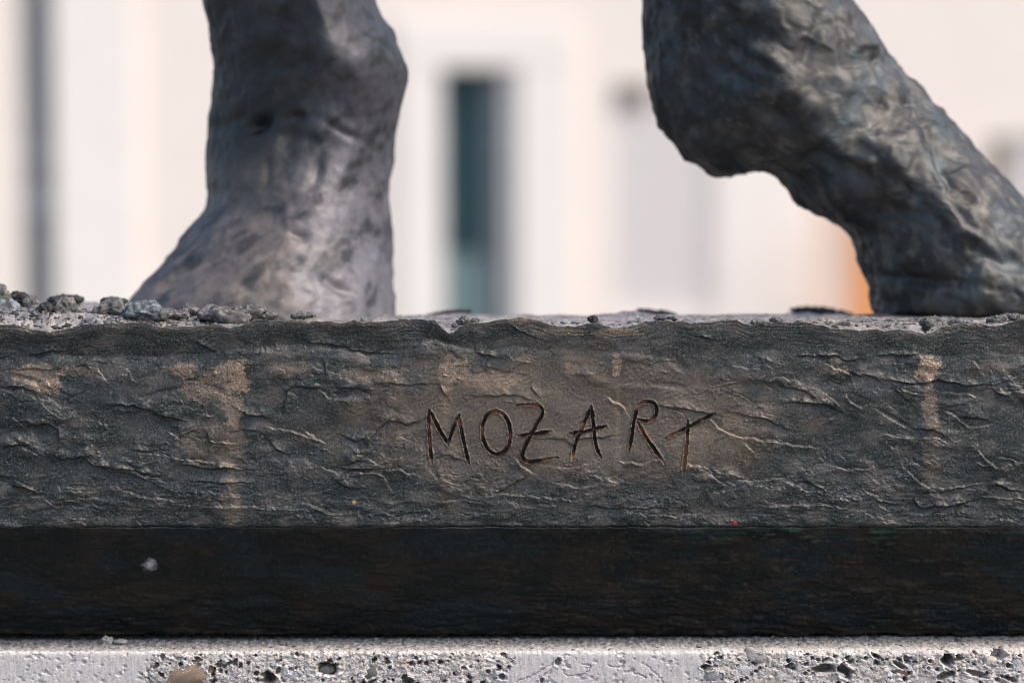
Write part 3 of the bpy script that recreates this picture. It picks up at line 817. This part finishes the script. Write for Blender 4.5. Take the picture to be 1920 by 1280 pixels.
cp = mixc(cp, (0.19, 0.17, 0.155), 0.6 * sm(0.35, 0.8, fbm2(QX / 5, QY / 2.6, 3, 364, 0.7)))
cp = cp * 0.9
inl = gdepth > 0.4
lc = np.array((0.050, 0.038, 0.031)) * np.ones(QX.shape + (3,))
redn = fbm2(QX / 34, QY / 30, 4, 362, 0.4)
lc = mixc(lc, (0.36, 0.20, 0.13), sm(0.15, 0.6, redn + 0.35 * sm(1230, 1290, QX) * sm(790, 840, QY) + 0.45 * sm(845, 868, QY)) * 0.85)
for x, y, r_ in ((1212, 818, 6), (1204, 806, 4), (1216, 790, 3.5), (914, 792, 4.5), (1180, 836, 4), (988, 864, 6), (1075, 852, 3), (1113, 806, 3)):
    lc = mixc(lc, (0.50, 0.08, 0.05), 0.7 * sm(r_, r_ - 3, np.hypot((QX - x) * 1.5, (QY - y) * 0.8) + 2.5 * fbm2(QX / 5, QY / 5, 2, 366)))
kin = sm(0.05, 1.2, gdepth)[..., None]
cp = cp * (1 - kin) + lc * kin
cp = mixc(cp, (0.55, 0.03, 0.04), sm(4.5, 3, np.hypot(QX - 1378, QY - 980)))
cp = mixc(cp, (0.40, 0.27, 0.12), sm(4.5, 3, np.hypot((QX - 664), (QY - 940) * 0.8)))
# foot of the face: rounded arris
h -= 5 * np.exp(-(YB[None] - QY) / 2.2)
Vf = P(QX, QY, 0.0)
Vf[..., 1] -= h * px2m
# top surface, back to front
NTp = 120
u = np.linspace(0, 1, NTp, endpoint=False)
yt = DEP * (1 - u) ** 1.7
z_nom = float(P(960, 613, 0)[2])
TX = np.repeat(Vf[0, :, 0][None], NTp, 0)
TY = np.repeat(yt[:, None], nP, 1) + Vf[0, :, 1][None] * (u[:, None] ** 6)
qx, qy = TX / px2m, TY / px2m
hp = 3.0 * fbm2(qx / 60, qy / 60, 4, 370) + 2.0 * np.abs(fbm2(qx / 22, qy / 22, 3, 375)) + 0.8 * fbm2(qx / 7, qy / 7, 3, 378)
hp += 6 * np.clip(fbm2(qx / 110, qy / 70, 3, 381) - 0.1, 0, 1)
left_rise = sm(-430, -900, qx) * 30 + sm(900, 1100, qx) * 9
hp += left_rise * sm(10, 80, qy)
hp += 10 * np.exp(-((qx - 640) / 90) ** 2) * np.exp(-((qy - 760) / 120) ** 2) + 8 * np.exp(-((qx - 240) / 40) ** 2) * np.exp(-((qy - 500) / 60) ** 2) + 6 * np.exp(-((qx + 110) / 60) ** 2) * np.exp(-((qy - 560) / 60) ** 2)
hp -= 36 * sm(0.24, 0.46, TY)
tz = z_nom + hp * px2m
fall = np.exp(-np.maximum(TY, 0) / 0.016)
tz = tz * (1 - fall) + Vf[0, :, 2][None] * fall
Vt = np.stack([TX, TY, tz], -1)
ct = np.array((0.24, 0.225, 0.215)) * (1 + 0.5 * fbm2(qx / 26, qy / 40, 4, 384)[..., None])
ct = mixc(ct, (0.45, 0.40, 0.37), sm(-0.1, 0.5, fbm2(qx / 40, qy / 60, 4, 387)) * 0.8)
ct = mixc(ct, (0.05, 0.045, 0.04), sm(0.3, 0.5, fbm2(qx / 9, qy / 14, 3, 390)))
# undercut below the face (a sloping soffit), top to bottom
NCh = 130
vr = np.linspace(0, 1, NCh + 1)[1:]
YG = 0.072
p0 = P(cxp, YB, 0.0)
p1 = P(cxp, 1187.0 + 1.5 * fbm2(cxp / 60, cxp * 0, 4, 399, 0.6), YG)
CXg = np.repeat(cxp[None], NCh, 0)
CYg = 988 + vr[:, None] * 199 + 0 * CXg
Vc = p0[None] * (1 - vr[:, None, None]) + p1[None] * vr[:, None, None]
nrm = np.array([0, -0.8, -0.6])
hc = 1.6 * fbm2(CXg / 120, CYg / 40, 3, 400) + 1.0 * fbm2(CXg / 50, CYg / 7, 4, 404) + 0.5 * fbm2(CXg / 9, CYg / 7, 3, 408)
nn = fbm2(CXg / 60 + 0.4 * fbm2(CXg / 30, CYg / 20, 2, 411), CYg / 18, 3, 414)
hc += 1.5 * sm(-0.04, 0.04, nn - 0.25) + 1.5 * sm(-0.04, 0.04, nn + 0.3)
for k in range(70):
    x, y = r2.uniform(-20, 1920), r2.uniform(1010, 1175)
    Ln = r2.uniform(15, 70)
    L = smooth_line([(x + Ln * t, y + Ln * t * r2.normal(0.15, 0.1) + r2.normal(0, 3)) for t in (0, 0.35, 0.7, 1)], 4)
    m = (CXg > x - 20) & (CXg < x + Ln + 20) & (np.abs(CYg - y) < 50)
    d, s_, t = polydist(CXg[m], CYg[m], L)
    a = r2.uniform(1, 2.6)
    hc[m] += a * np.sin(np.pi * t) * sm(-1.5, 1.5, d * s_) * np.exp(-d / 8)
hc *= (1.1 + 0.4 * sm(900, 1300, CXg)) * sm(0, 0.05, vr)[:, None]
Vc = Vc + nrm * (hc * px2m)[..., None]
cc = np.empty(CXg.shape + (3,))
cc[:] = (0.0065, 0.0085, 0.0088)  # near-black base: shade of the down-facing undercut put into the colour
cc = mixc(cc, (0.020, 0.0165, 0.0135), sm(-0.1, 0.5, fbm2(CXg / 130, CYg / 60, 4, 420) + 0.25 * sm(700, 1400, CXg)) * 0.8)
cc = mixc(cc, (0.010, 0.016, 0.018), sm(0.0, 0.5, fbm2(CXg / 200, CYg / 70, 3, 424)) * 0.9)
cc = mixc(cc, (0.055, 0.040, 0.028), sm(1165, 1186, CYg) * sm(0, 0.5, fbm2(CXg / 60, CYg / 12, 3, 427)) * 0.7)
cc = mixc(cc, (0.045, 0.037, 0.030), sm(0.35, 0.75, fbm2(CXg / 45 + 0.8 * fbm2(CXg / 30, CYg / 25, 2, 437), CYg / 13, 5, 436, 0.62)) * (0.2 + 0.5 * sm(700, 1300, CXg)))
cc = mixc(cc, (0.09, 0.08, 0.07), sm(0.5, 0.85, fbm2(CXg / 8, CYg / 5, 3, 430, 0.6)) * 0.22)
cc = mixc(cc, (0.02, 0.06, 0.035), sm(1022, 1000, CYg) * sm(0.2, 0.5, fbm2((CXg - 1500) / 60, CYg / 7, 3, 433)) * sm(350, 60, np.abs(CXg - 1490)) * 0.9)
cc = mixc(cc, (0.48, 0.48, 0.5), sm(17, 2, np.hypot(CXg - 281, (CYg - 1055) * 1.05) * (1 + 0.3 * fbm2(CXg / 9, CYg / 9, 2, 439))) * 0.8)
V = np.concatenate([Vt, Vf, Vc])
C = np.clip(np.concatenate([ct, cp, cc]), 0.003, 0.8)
# close the casting: short return inside, ends and back
ret = Vc[-1].copy()
ret[:, 1] = 0.13
ret2 = ret.copy()
ret2[:, 2] = z_edge - 0.004
bk = Vt[0].copy()
bk[:, 2] = z_edge - 0.004
V = np.concatenate([bk[None], V, ret[None], ret2[None]])
dk = np.full((1, nP, 3), 0.012)
C = np.concatenate([dk + 0.02, C, dk, dk])
rT = V.shape[0]
Fc = gridf(rT, nP)
lab = np.zeros((rT, nP), int)
lab[1 + NTp:1 + NTp + NF] = letlab
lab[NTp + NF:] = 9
fl = lab.reshape(-1)[Fc[:, 0]]
V = V.reshape(-1, 3)
C = C.reshape(-1, 3)
v, f, c = sub(V, Fc, C, fl == 0)
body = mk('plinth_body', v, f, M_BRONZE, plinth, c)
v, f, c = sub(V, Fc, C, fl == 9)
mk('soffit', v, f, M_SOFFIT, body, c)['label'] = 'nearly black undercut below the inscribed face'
for li, ch in enumerate(letters):
    v, f, c = sub(V, Fc, C, fl == li + 1)
    o = mk('carved_letter', v, f, M_BRONZE, body, c)
    o['label'] = 'scratched capital letter ' + ch + ' with rust red in its groove'
# end caps
for j, flip in ((0, False), (nP - 1, True)):
    ring = V.reshape(rT, nP, 3)[:, j]
    cen = ring.mean(0)
    vv = np.vstack([ring, cen])
    i = np.arange(rT)
    ff = np.stack([i, (i + 1) % rT, np.full(rT, rT)], -1)
    mk('end_face', vv, ff if flip else ff[:, ::-1], M_BRONZE, plinth, np.full((rT + 1, 3), 0.04), smooth=False)

# lumps of bronze lying along the front edge of the top
LG = (0.105, 0.102, 0.102)
LB = (0.11, 0.125, 0.135)
LD = (0.035, 0.036, 0.037)
lumps = [(-8, 556, 26, 22, .09, LG), (35, 559, 22, 12, .12, LD), (57, 566, 14, 12, .10, LG), (12, 578, 26, 20, .07, LB), (85, 577, 19, 11, .05, LD), (122, 560, 34, 8, .17, LD), (119, 574, 22, 18, .055, LG), (140, 587, 20, 12, .05, LG),
         (35, 596, 26, 9, .04, LG), (205, 577, 28, 16, .05, LG), (212, 563, 26, 7, .14, LD), (190, 590, 18, 9, .045, LD), (272, 582, 44, 17, .035, LB), (300, 588, 22, 12, .03, LG), (330, 588, 26, 9, .05, LG), (352, 582, 18, 10, .06, LG),
         (420, 588, 52, 14, .045, LG), (465, 584, 38, 12, .06, LG), (500, 589, 20, 8, .06, LG), (570, 590, 22, 6, .05, LG), (868, 600, 12, 7, .01, LG), (890, 600, 10, 6, .012, LG), (1112, 598, 10, 6, .03, LD),
         (1240, 594, 14, 5, .05, LG), (1260, 597, 10, 4, .04, LD), (1420, 603, 12, 5, .02, LG), (1455, 598, 12, 5, .05, LG), (1582, 612, 12, 8, .02, LD), (1628, 604, 14, 5, .05, LG), (1702, 612, 16, 6, .02, LD), (1750, 606, 24, 12, .02, LG), (1738, 609, 8, 9, .008, LD),
         (1790, 606, 16, 5, .03, LD), (1870, 597, 18, 7, .03, LG), (1905, 594, 20, 6, .05, LG), (1668, 602, 10, 4, .06, LG), (1230, 586, 40, 6, .34, LD), (840, 587, 45, 5, .33, LD), (1540, 585, 60, 9, .40, LD)]
for k, (x, y, rx, ry, Yd, colr) in enumerate(lumps):
    c = P(x, y, Yd)
    sc = px2m * (Yd + 2.5) / 2.5
    c[2] -= 0.25 * ry * sc
    o = blob('bronze_lump', c, (rx * sc, max(rx * 0.7, ry) * sc * 0.9, ry * sc), M_CRUST, plinth, colr, k + 40, 0.42, 0.85, (36, 54), 0.1 * math.sin(k * 3.1), 1.0)

gv, gf, gc, nv = [], [], [], 0
r3 = np.random.RandomState(31)
for k in range(420):
    if k < 240:
        x, Yd = r3.uniform(-20, 560), abs(r3.normal(0.03, 0.04)) + 0.006
    else:
        x, Yd = r3.uniform(-20, 1940), abs(r3.normal(0, 0.05)) + 0.006
    rad = 0.0005 * r3.uniform(1.6, 6.0)
    c0 = int(np.argmin(np.abs(TX[-1] - float(P(x, 600, Yd)[0]))))
    r0 = int(np.argmin(np.abs(TY[:, c0] - Yd)))
    base_p = Vt[r0, c0]
    a = np.linspace(0.05, math.pi - 0.05, 6)
    b_ = np.linspace(0, 2 * math.pi, 8, endpoint=False)
    A, Bq = np.meshgrid(a, b_, indexing='ij')
    q = np.stack([np.sin(A) * np.cos(Bq), np.sin(A) * np.sin(Bq), np.cos(A)], -1)
    q = q * (1 + 0.5 * r3.uniform(-1, 1, q.shape[:2]))[..., None] * rad * np.array([r3.uniform(1, 1.9), 1.2, r3.uniform(0.5, 1)]) + base_p
    i = np.arange(5)[:, None] * 8 + np.arange(8)[None]
    j = np.arange(5)[:, None] * 8 + (np.arange(8) + 1)[None] % 8
    gv.append(q.reshape(-1, 3))
    gf.append(np.stack([i, i + 8, j + 8, j], -1).reshape(-1, 4) + nv)
    gc.append(np.full((48, 3), 1.0) * np.array([LG, LD, LB][k % 3]) * r3.uniform(0.7, 1.3))
    nv += 48
o = mk('grit', np.vstack(gv), np.vstack(gf), M_CRUST, plinth, np.vstack(gc))
o['kind'] = 'stuff'

# ------------------------------------------------------------------ the statue: two bronze legs
statue = tag(empty('bronze_statue', (0, 0.3, z_nom)), 'dark bronze statue, two roughly modelled bare legs standing on the plinth', 'statue')


def leg(rows, seed, nr=300, nfr=150, nbk=60, lump=0.004, fine=0.0015, terr=0.0, colf=None, q=1.0):
    """rows: (Lx, Ly, Rx, Ry, y_front, y_back, apex, power): paired outline points and the depths between them."""
    A = np.array(rows, float)
    sp = smooth_line(A, 14)
    # resample evenly
    mid = np.stack([(sp[:, 0] + sp[:, 2]) / 2, (sp[:, 1] + sp[:, 3]) / 2], -1)
    dens = np.where((mid[:, 1] < -120), 0.12, 1.0)
    dl = np.hypot(*np.diff(mid, axis=0).T) * dens[1:] + 1.0
    cum = np.concatenate([[0], np.cumsum(dl)])
    tt = np.linspace(0, cum[-1], nr)
    sp = np.stack([np.interp(tt, cum, sp[:, k]) for k in range(8)], -1)
    Lp, Rp = sp[:, 0:2], sp[:, 2:4]
    yf, yb, ap, pw = sp[:, 4], sp[:, 5], sp[:, 6], sp[:, 7]
    ph1 = np.linspace(math.pi, 0, nfr, endpoint=False)
    ph2 = np.linspace(0, -math.pi, nbk, endpoint=False)
    ph = np.concatenate([ph1, ph2])
    U = np.cos(ph)[None] * np.ones((nr, 1))
    front = (np.arange(len(ph)) < nfr)[None] & np.ones((nr, 1), bool)
    up_ = np.where(U > ap[:, None], (U - ap[:, None]) / (1 - ap[:, None]), (U - ap[:, None]) / (1 + ap[:, None]))
    prof_f = np.clip(1 - np.abs(up_) ** pw[:, None], 0, 1) ** (1 / np.minimum(pw, 2.0))[:, None]
    prof_b = np.clip(1 - np.abs(U) ** 2, 0, 1) ** 0.5
    ym = (0.45 * yf + 0.55 * yb)[:, None]
    Yv = np.where(front, ym + (yf[:, None] - ym) * prof_f, ym + (yb[:, None] - ym) * prof_b)
    pxv = Lp[:, 0:1] + (Rp - Lp)[:, 0:1] * (U + 1) / 2
    pyv = Lp[:, 1:2] + (Rp - Lp)[:, 1:2] * (U + 1) / 2
    Vv = P(pxv, pyv, ym + 0 * U)
    Vv[..., 1] = Yv
    du = np.roll(Vv, -1, 1) - np.roll(Vv, 1, 1)
    dv = np.gradient(Vv, axis=0)
    N = np.cross(dv, du)
    N /= np.linalg.norm(N, axis=-1)[..., None] + 1e-12
    out = Vv - Vv.mean(1)[:, None]
    N *= np.sign((N * out).sum(-1).mean())
    Q = Vv * q
    dsp = lump * fbm3(Q * 16, 3, seed) + fine * fbm3(Q * np.array([60, 60, 45]), 4, seed + 5, 0.6)
    dsp += 0.7 * fine * np.abs(fbm3(Q * np.array([45, 45, 30]) + 3, 3, seed + 9))
    if terr:
        nz = fbm3(Q * np.array([17, 17, 12]) + 0.3 * fbm3(Q * 30, 2, seed + 12)[..., None], 3, seed + 14)
        for c_ in (-0.4, -0.1, 0.2, 0.45):
            dsp += terr * sm(-0.06, 0.06, nz - c_)
        nz = fbm3(Q * np.array([40, 40, 30]), 3, seed + 17)
        for c_ in (-0.3, 0.1, 0.4):
            dsp += terr * 0.28 * sm(-0.09, 0.09, nz - c_)
        dsp -= terr * 2
    # sculpted dents and bumps by photo position, front side only
    Vv2 = Vv + N * dsp[..., None]
    col_ = colf(pxv, pyv, Vv)
    n = len(ph)
    i = np.arange(nr - 1)[:, None] * n + np.arange(n)[None]
    j = np.arange(nr - 1)[:, None] * n + (np.arange(n)[None] + 1) % n
    Fq = np.stack([i, j, j + n, i + n], -1).reshape(-1, 4)
    return Vv2, Fq, col_, pxv, pyv, front, N


def add_leg(rows, dents, label, name='leg', **kw):
    Vv, Fq, col_, pxv, pyv, front, N = leg(rows, **kw)
    for x, y, rx, ry, a, amt in dents:
        c, s_ = math.cos(a), math.sin(a)
        X, Y = pxv - x, pyv - y
        rr = np.hypot((X * c + Y * s_) / rx, (-X * s_ + Y * c) / ry)
        Vv = Vv + N * (1.35 * amt * px2m * np.exp(-rr ** 2) * front)[..., None]
    nr, n = Vv.shape[:2]
    Vv = np.concatenate([np.repeat(Vv[:1].mean(1, keepdims=True), n, 1), Vv, np.repeat(Vv[-1:].mean(1, keepdims=True), n, 1)])
    col_ = np.concatenate([col_[:1], col_, col_[-1:]])
    i = np.arange(nr + 1)[:, None] * n + np.arange(n)[None]
    j = np.arange(nr + 1)[:, None] * n + (np.arange(n)[None] + 1) % n
    Fq = np.stack([i, j, j + n, i + n], -1).reshape(-1, 4)
    me = mk(name, Vv.reshape(-1, 3), Fq, M_LEG, statue, col_.reshape(-1, 3))
    if label:
        me['label'] = label
    return me


def lcol(pxv, pyv, Vv):
    c = np.empty(pxv.shape + (3,))
    c[:] = (0.024, 0.027, 0.027)
    q = Vv * np.array([1, 1, 0.7])
    c = mixc(c, (0.060, 0.056, 0.052), sm(-0.2, 0.45, fbm3(q * 18, 4, 501)) * 0.7)
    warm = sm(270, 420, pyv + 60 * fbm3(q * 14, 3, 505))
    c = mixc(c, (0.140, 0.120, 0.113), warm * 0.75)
    c = mixc(c, (0.135, 0.137, 0.168), sm(520, 660, pxv + 60 * fbm3(q * 14, 3, 509)) * 0.65)  # bluish sky light on the right side, painted into the colour
    st = fbm3(np.stack([(Vv[..., 0] * 0.8 + Vv[..., 2] * 0.6) * 15, Vv[..., 1] * 18, (Vv[..., 2] * 0.8 - Vv[..., 0] * 0.6) * 38], -1), 5, 513, 0.62)
    c = mixc(c, (0.024, 0.026, 0.029), sm(-0.15, 0.75, st) * 0.95)
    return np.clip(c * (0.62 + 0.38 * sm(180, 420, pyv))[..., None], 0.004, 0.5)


add_leg([(560, -2750, 1180, -2750, .12, .52, 0, 2.0), (470, -1900, 1010, -1900, .13, .50, 0, 2.0), (380, -1050, 760, -1050, .16, .46, .2, 2.0), (320, -500, 700, -500, .20, .46, .3, 2.0), (352, -160, 690, -160, .205, .43, .35, 1.5),
         (372, -50, 698, -50, .20, .41, .38, 1.45), (383, 5, 708, 5, .20, .405, .36, 1.4), (393, 55, 733, 55, .202, .405, .34, 1.4), (399, 105, 756, 105, .205, .405, .32, 1.45), (399, 140, 764, 140, .21, .405, .32, 1.5),
         (396, 185, 757, 180, .222, .41, .35, 1.8), (389, 232, 747, 232, .226, .415, .3, 1.8), (387, 290, 737, 295, .222, .42, .25, 1.9), (389, 335, 731, 345, .213, .425, .2, 1.9), (393, 365, 729, 380, .205, .43, .18, 1.9),
         (385, 395, 730, 412, .198, .435, .16, 1.9), (366, 418, 732, 440, .190, .44, .14, 1.9), (340, 450, 735, 470, .178, .44, .12, 1.9), (310, 487, 738, 510, .165, .44, .1, 2.0), (272, 528, 740, 550, .150, .44, .08, 2.1),
         (243, 560, 741, 580, .140, .44, .06, 2.2), (230, 590, 742, 605, .135, .44, .05, 2.3), (235, 625, 738, 640, .14, .43, .05, 2.3)],
        [(500, 238, 24, 12, -0.5, -24), (575, 225, 14, 8, 0, -8), (380, 492, 24, 8, -0.5, -15), (345, 515, 26, 8, -0.8, -14), (610, 320, 10, 26, 0.2, -6), (520, 330, 8, 20, 0.1, -5), (620, 100, 30, 120, 0, 4), (690, 130, 40, 40, 0, 8),
         (560, 260, 60, 12, 0.2, -5), (440, 235, 50, 14, -0.3, -6), (660, 255, 40, 8, 0.5, -6), (580, 440, 20, 8, 0.3, -6), (650, 530, 30, 8, 0.6, -8), (540, 540, 60, 12, 0.1, -3), (450, 420, 40, 30, 0, 5)],
        'straight standing leg with its bare foot flat on the plinth', seed=520, lump=0.0028, fine=0.0006, terr=0.0007, colf=lcol)


def rcol(pxv, pyv, Vv):
    c = np.empty(pxv.shape + (3,))
    c[:] = (0.028, 0.030, 0.031)
    c = mixc(c, (0.068, 0.068, 0.068), sm(-0.1, 0.5, fbm3(Vv * 22, 4, 541)) * 0.7)
    c = mixc(c, (0.060, 0.085, 0.098), sm(0.0, 0.45, fbm3(Vv * 17 + 4, 3, 545)) * 0.65)
    c = mixc(c, (0.085, 0.078, 0.066), sm(0.2, 0.6, fbm3(Vv * 30 + 8, 3, 549)) * 0.6)
    c = mixc(c, (0.13, 0.125, 0.11), sm(0.2, 0.55, fbm3(Vv * 48 + 5, 4, 557, 0.6)) * 0.6)
    c = mixc(c, (0.014, 0.017, 0.018), sm(0.1, 0.45, fbm3(Vv * 34 + 2, 4, 553, 0.6)) * 0.75)
    return np.clip(c * 0.68, 0.004, 0.5)


add_leg([(900, -2750, 1300, -2750, .12, .50, 0, 2), (990, -1900, 1400, -1900, .12, .48, 0, 2), (1090, -1050, 1440, -1050, .14, .44, 0, 1.9), (1170, -500, 1500, -480, .17, .42, .1, 1.8), (1204, -160, 1540, -120, .185, .40, .1, 1.7),
         (1206, -40, 1574, -30, .185, .39, .1, 1.65), (1208, 40, 1612, 18, .182, .385, .08, 1.6), (1211, 110, 1648, 68, .18, .38, .06, 1.6), (1218, 180, 1672, 104, .178, .38, .05, 1.6), (1238, 238, 1704, 134, .178, .38, .05, 1.6),
         (1272, 288, 1728, 158, .18, .38, .05, 1.6), (1310, 317, 1745, 180, .182, .38, .05, 1.6), (1345, 331, 1756, 196, .184, .38, .05, 1.6), (1385, 323, 1770, 212, .184, .38, .05, 1.6), (1430, 322, 1786, 227, .182, .38, .05, 1.6),
         (1470, 346, 1808, 249, .18, .38, .04, 1.6), (1510, 388, 1834, 279, .176, .38, .02, 1.6), (1560, 410, 1862, 308, .172, .38, .0, 1.6), (1597, 442, 1888, 340, .168, .385, .0, 1.6), (1610, 485, 1920, 381, .164, .39, .0, 1.7),
         (1627, 530, 1955, 425, .16, .395, 0, 1.8), (1632, 565, 1998, 472, .155, .40, 0, 1.9), (1640, 592, 2045, 520, .15, .40, 0, 2.0), (1690, 608, 2080, 560, .15, .40, 0, 2.0), (1780, 622, 2090, 600, .16, .39, 0, 2.0)],
        [(1420, 120, 60, 14, 0.6, 9), (1360, 150, 40, 16, 0.7, -9), (1460, 175, 26, 30, 0, 10), (1500, 210, 30, 40, 0.2, 7), (1440, 220, 30, 12, 0.7, -8), (1560, 280, 60, 10, 0.5, 10), (1550, 305, 60, 14, 0.5, -10),
         (1640, 200, 8, 16, 0, -9), (1690, 195, 14, 8, 0.5, -8), (1625, 118, 9, 9, 0, -10), (1380, 60, 60, 20, 0.5, -8), (1330, 90, 50, 30, 0.3, -8), (1620, 90, 30, 20, 0.4, 7), (1680, 370, 60, 10, 0.8, -7), (1800, 450, 60, 9, 0.6, 8),
         (1830, 480, 40, 20, 0.3, -14), (1720, 260, 12, 40, -0.4, -7), (1740, 330, 10, 40, -0.5, -6), (1780, 400, 10, 40, -0.6, 6), (1560, 180, 26, 40, 0, 6), (1500, 90, 10, 50, 0.3, -7), (1700, 520, 80, 12, 0.1, -10)],
        'stepping leg with raised heel and rough clay-like surface', seed=560, lump=0.0052, fine=0.0004, terr=0.0013, colf=rcol, nr=340)

# trunk of the figure above the frame, carried by the two legs
add_leg([(560, -2560, 1300, -2560, .10, .54, 0, 2.0), (520, -2750, 1330, -2750, .08, .56, 0, 2.0), (560, -3300, 1290, -3300, .12, .52, 0, 2.0), (500, -3900, 1350, -3900, .08, .54, 0, 2.0),
         (440, -4400, 1410, -4400, .10, .54, 0, 2.0), (520, -4700, 1330, -4700, .16, .50, 0, 2.0), (780, -4850, 1070, -4850, .22, .44, 0, 2.0), (800, -5000, 1050, -5000, .22, .42, 0, 2.0), (770, -5250, 1080, -5250, .18, .46, 0, 2.0), (820, -5500, 1030, -5500, .22, .44, 0, 2.0)],
        [], None, name='trunk', seed=590, lump=0.012, fine=0.002, terr=0.003, colf=rcol, nr=120, nfr=80, nbk=40)

# ------------------------------------------------------------------ loose chips on the stone ledge
for k, (x, y, rx, ry, txt) in enumerate([(201, 1196, 11, 7, 'small pale stone chip lying on the ledge at the foot of the bronze plinth'), (226, 1198, 14, 4, 'flat grey stone flake beside the small pale chip on the ledge')]):
    o = blob('stone_chip', (float(P(x, y, 0.055)[0]), 0.055, z_edge + ry * px2m * 0.8), (rx * px2m, rx * px2m * 0.8, ry * px2m), M_STONE, None, (0.34, 0.33, 0.31), 90 + k, 0.5, 1.6, (22, 32))
    tag(o, txt, 'stone chip')
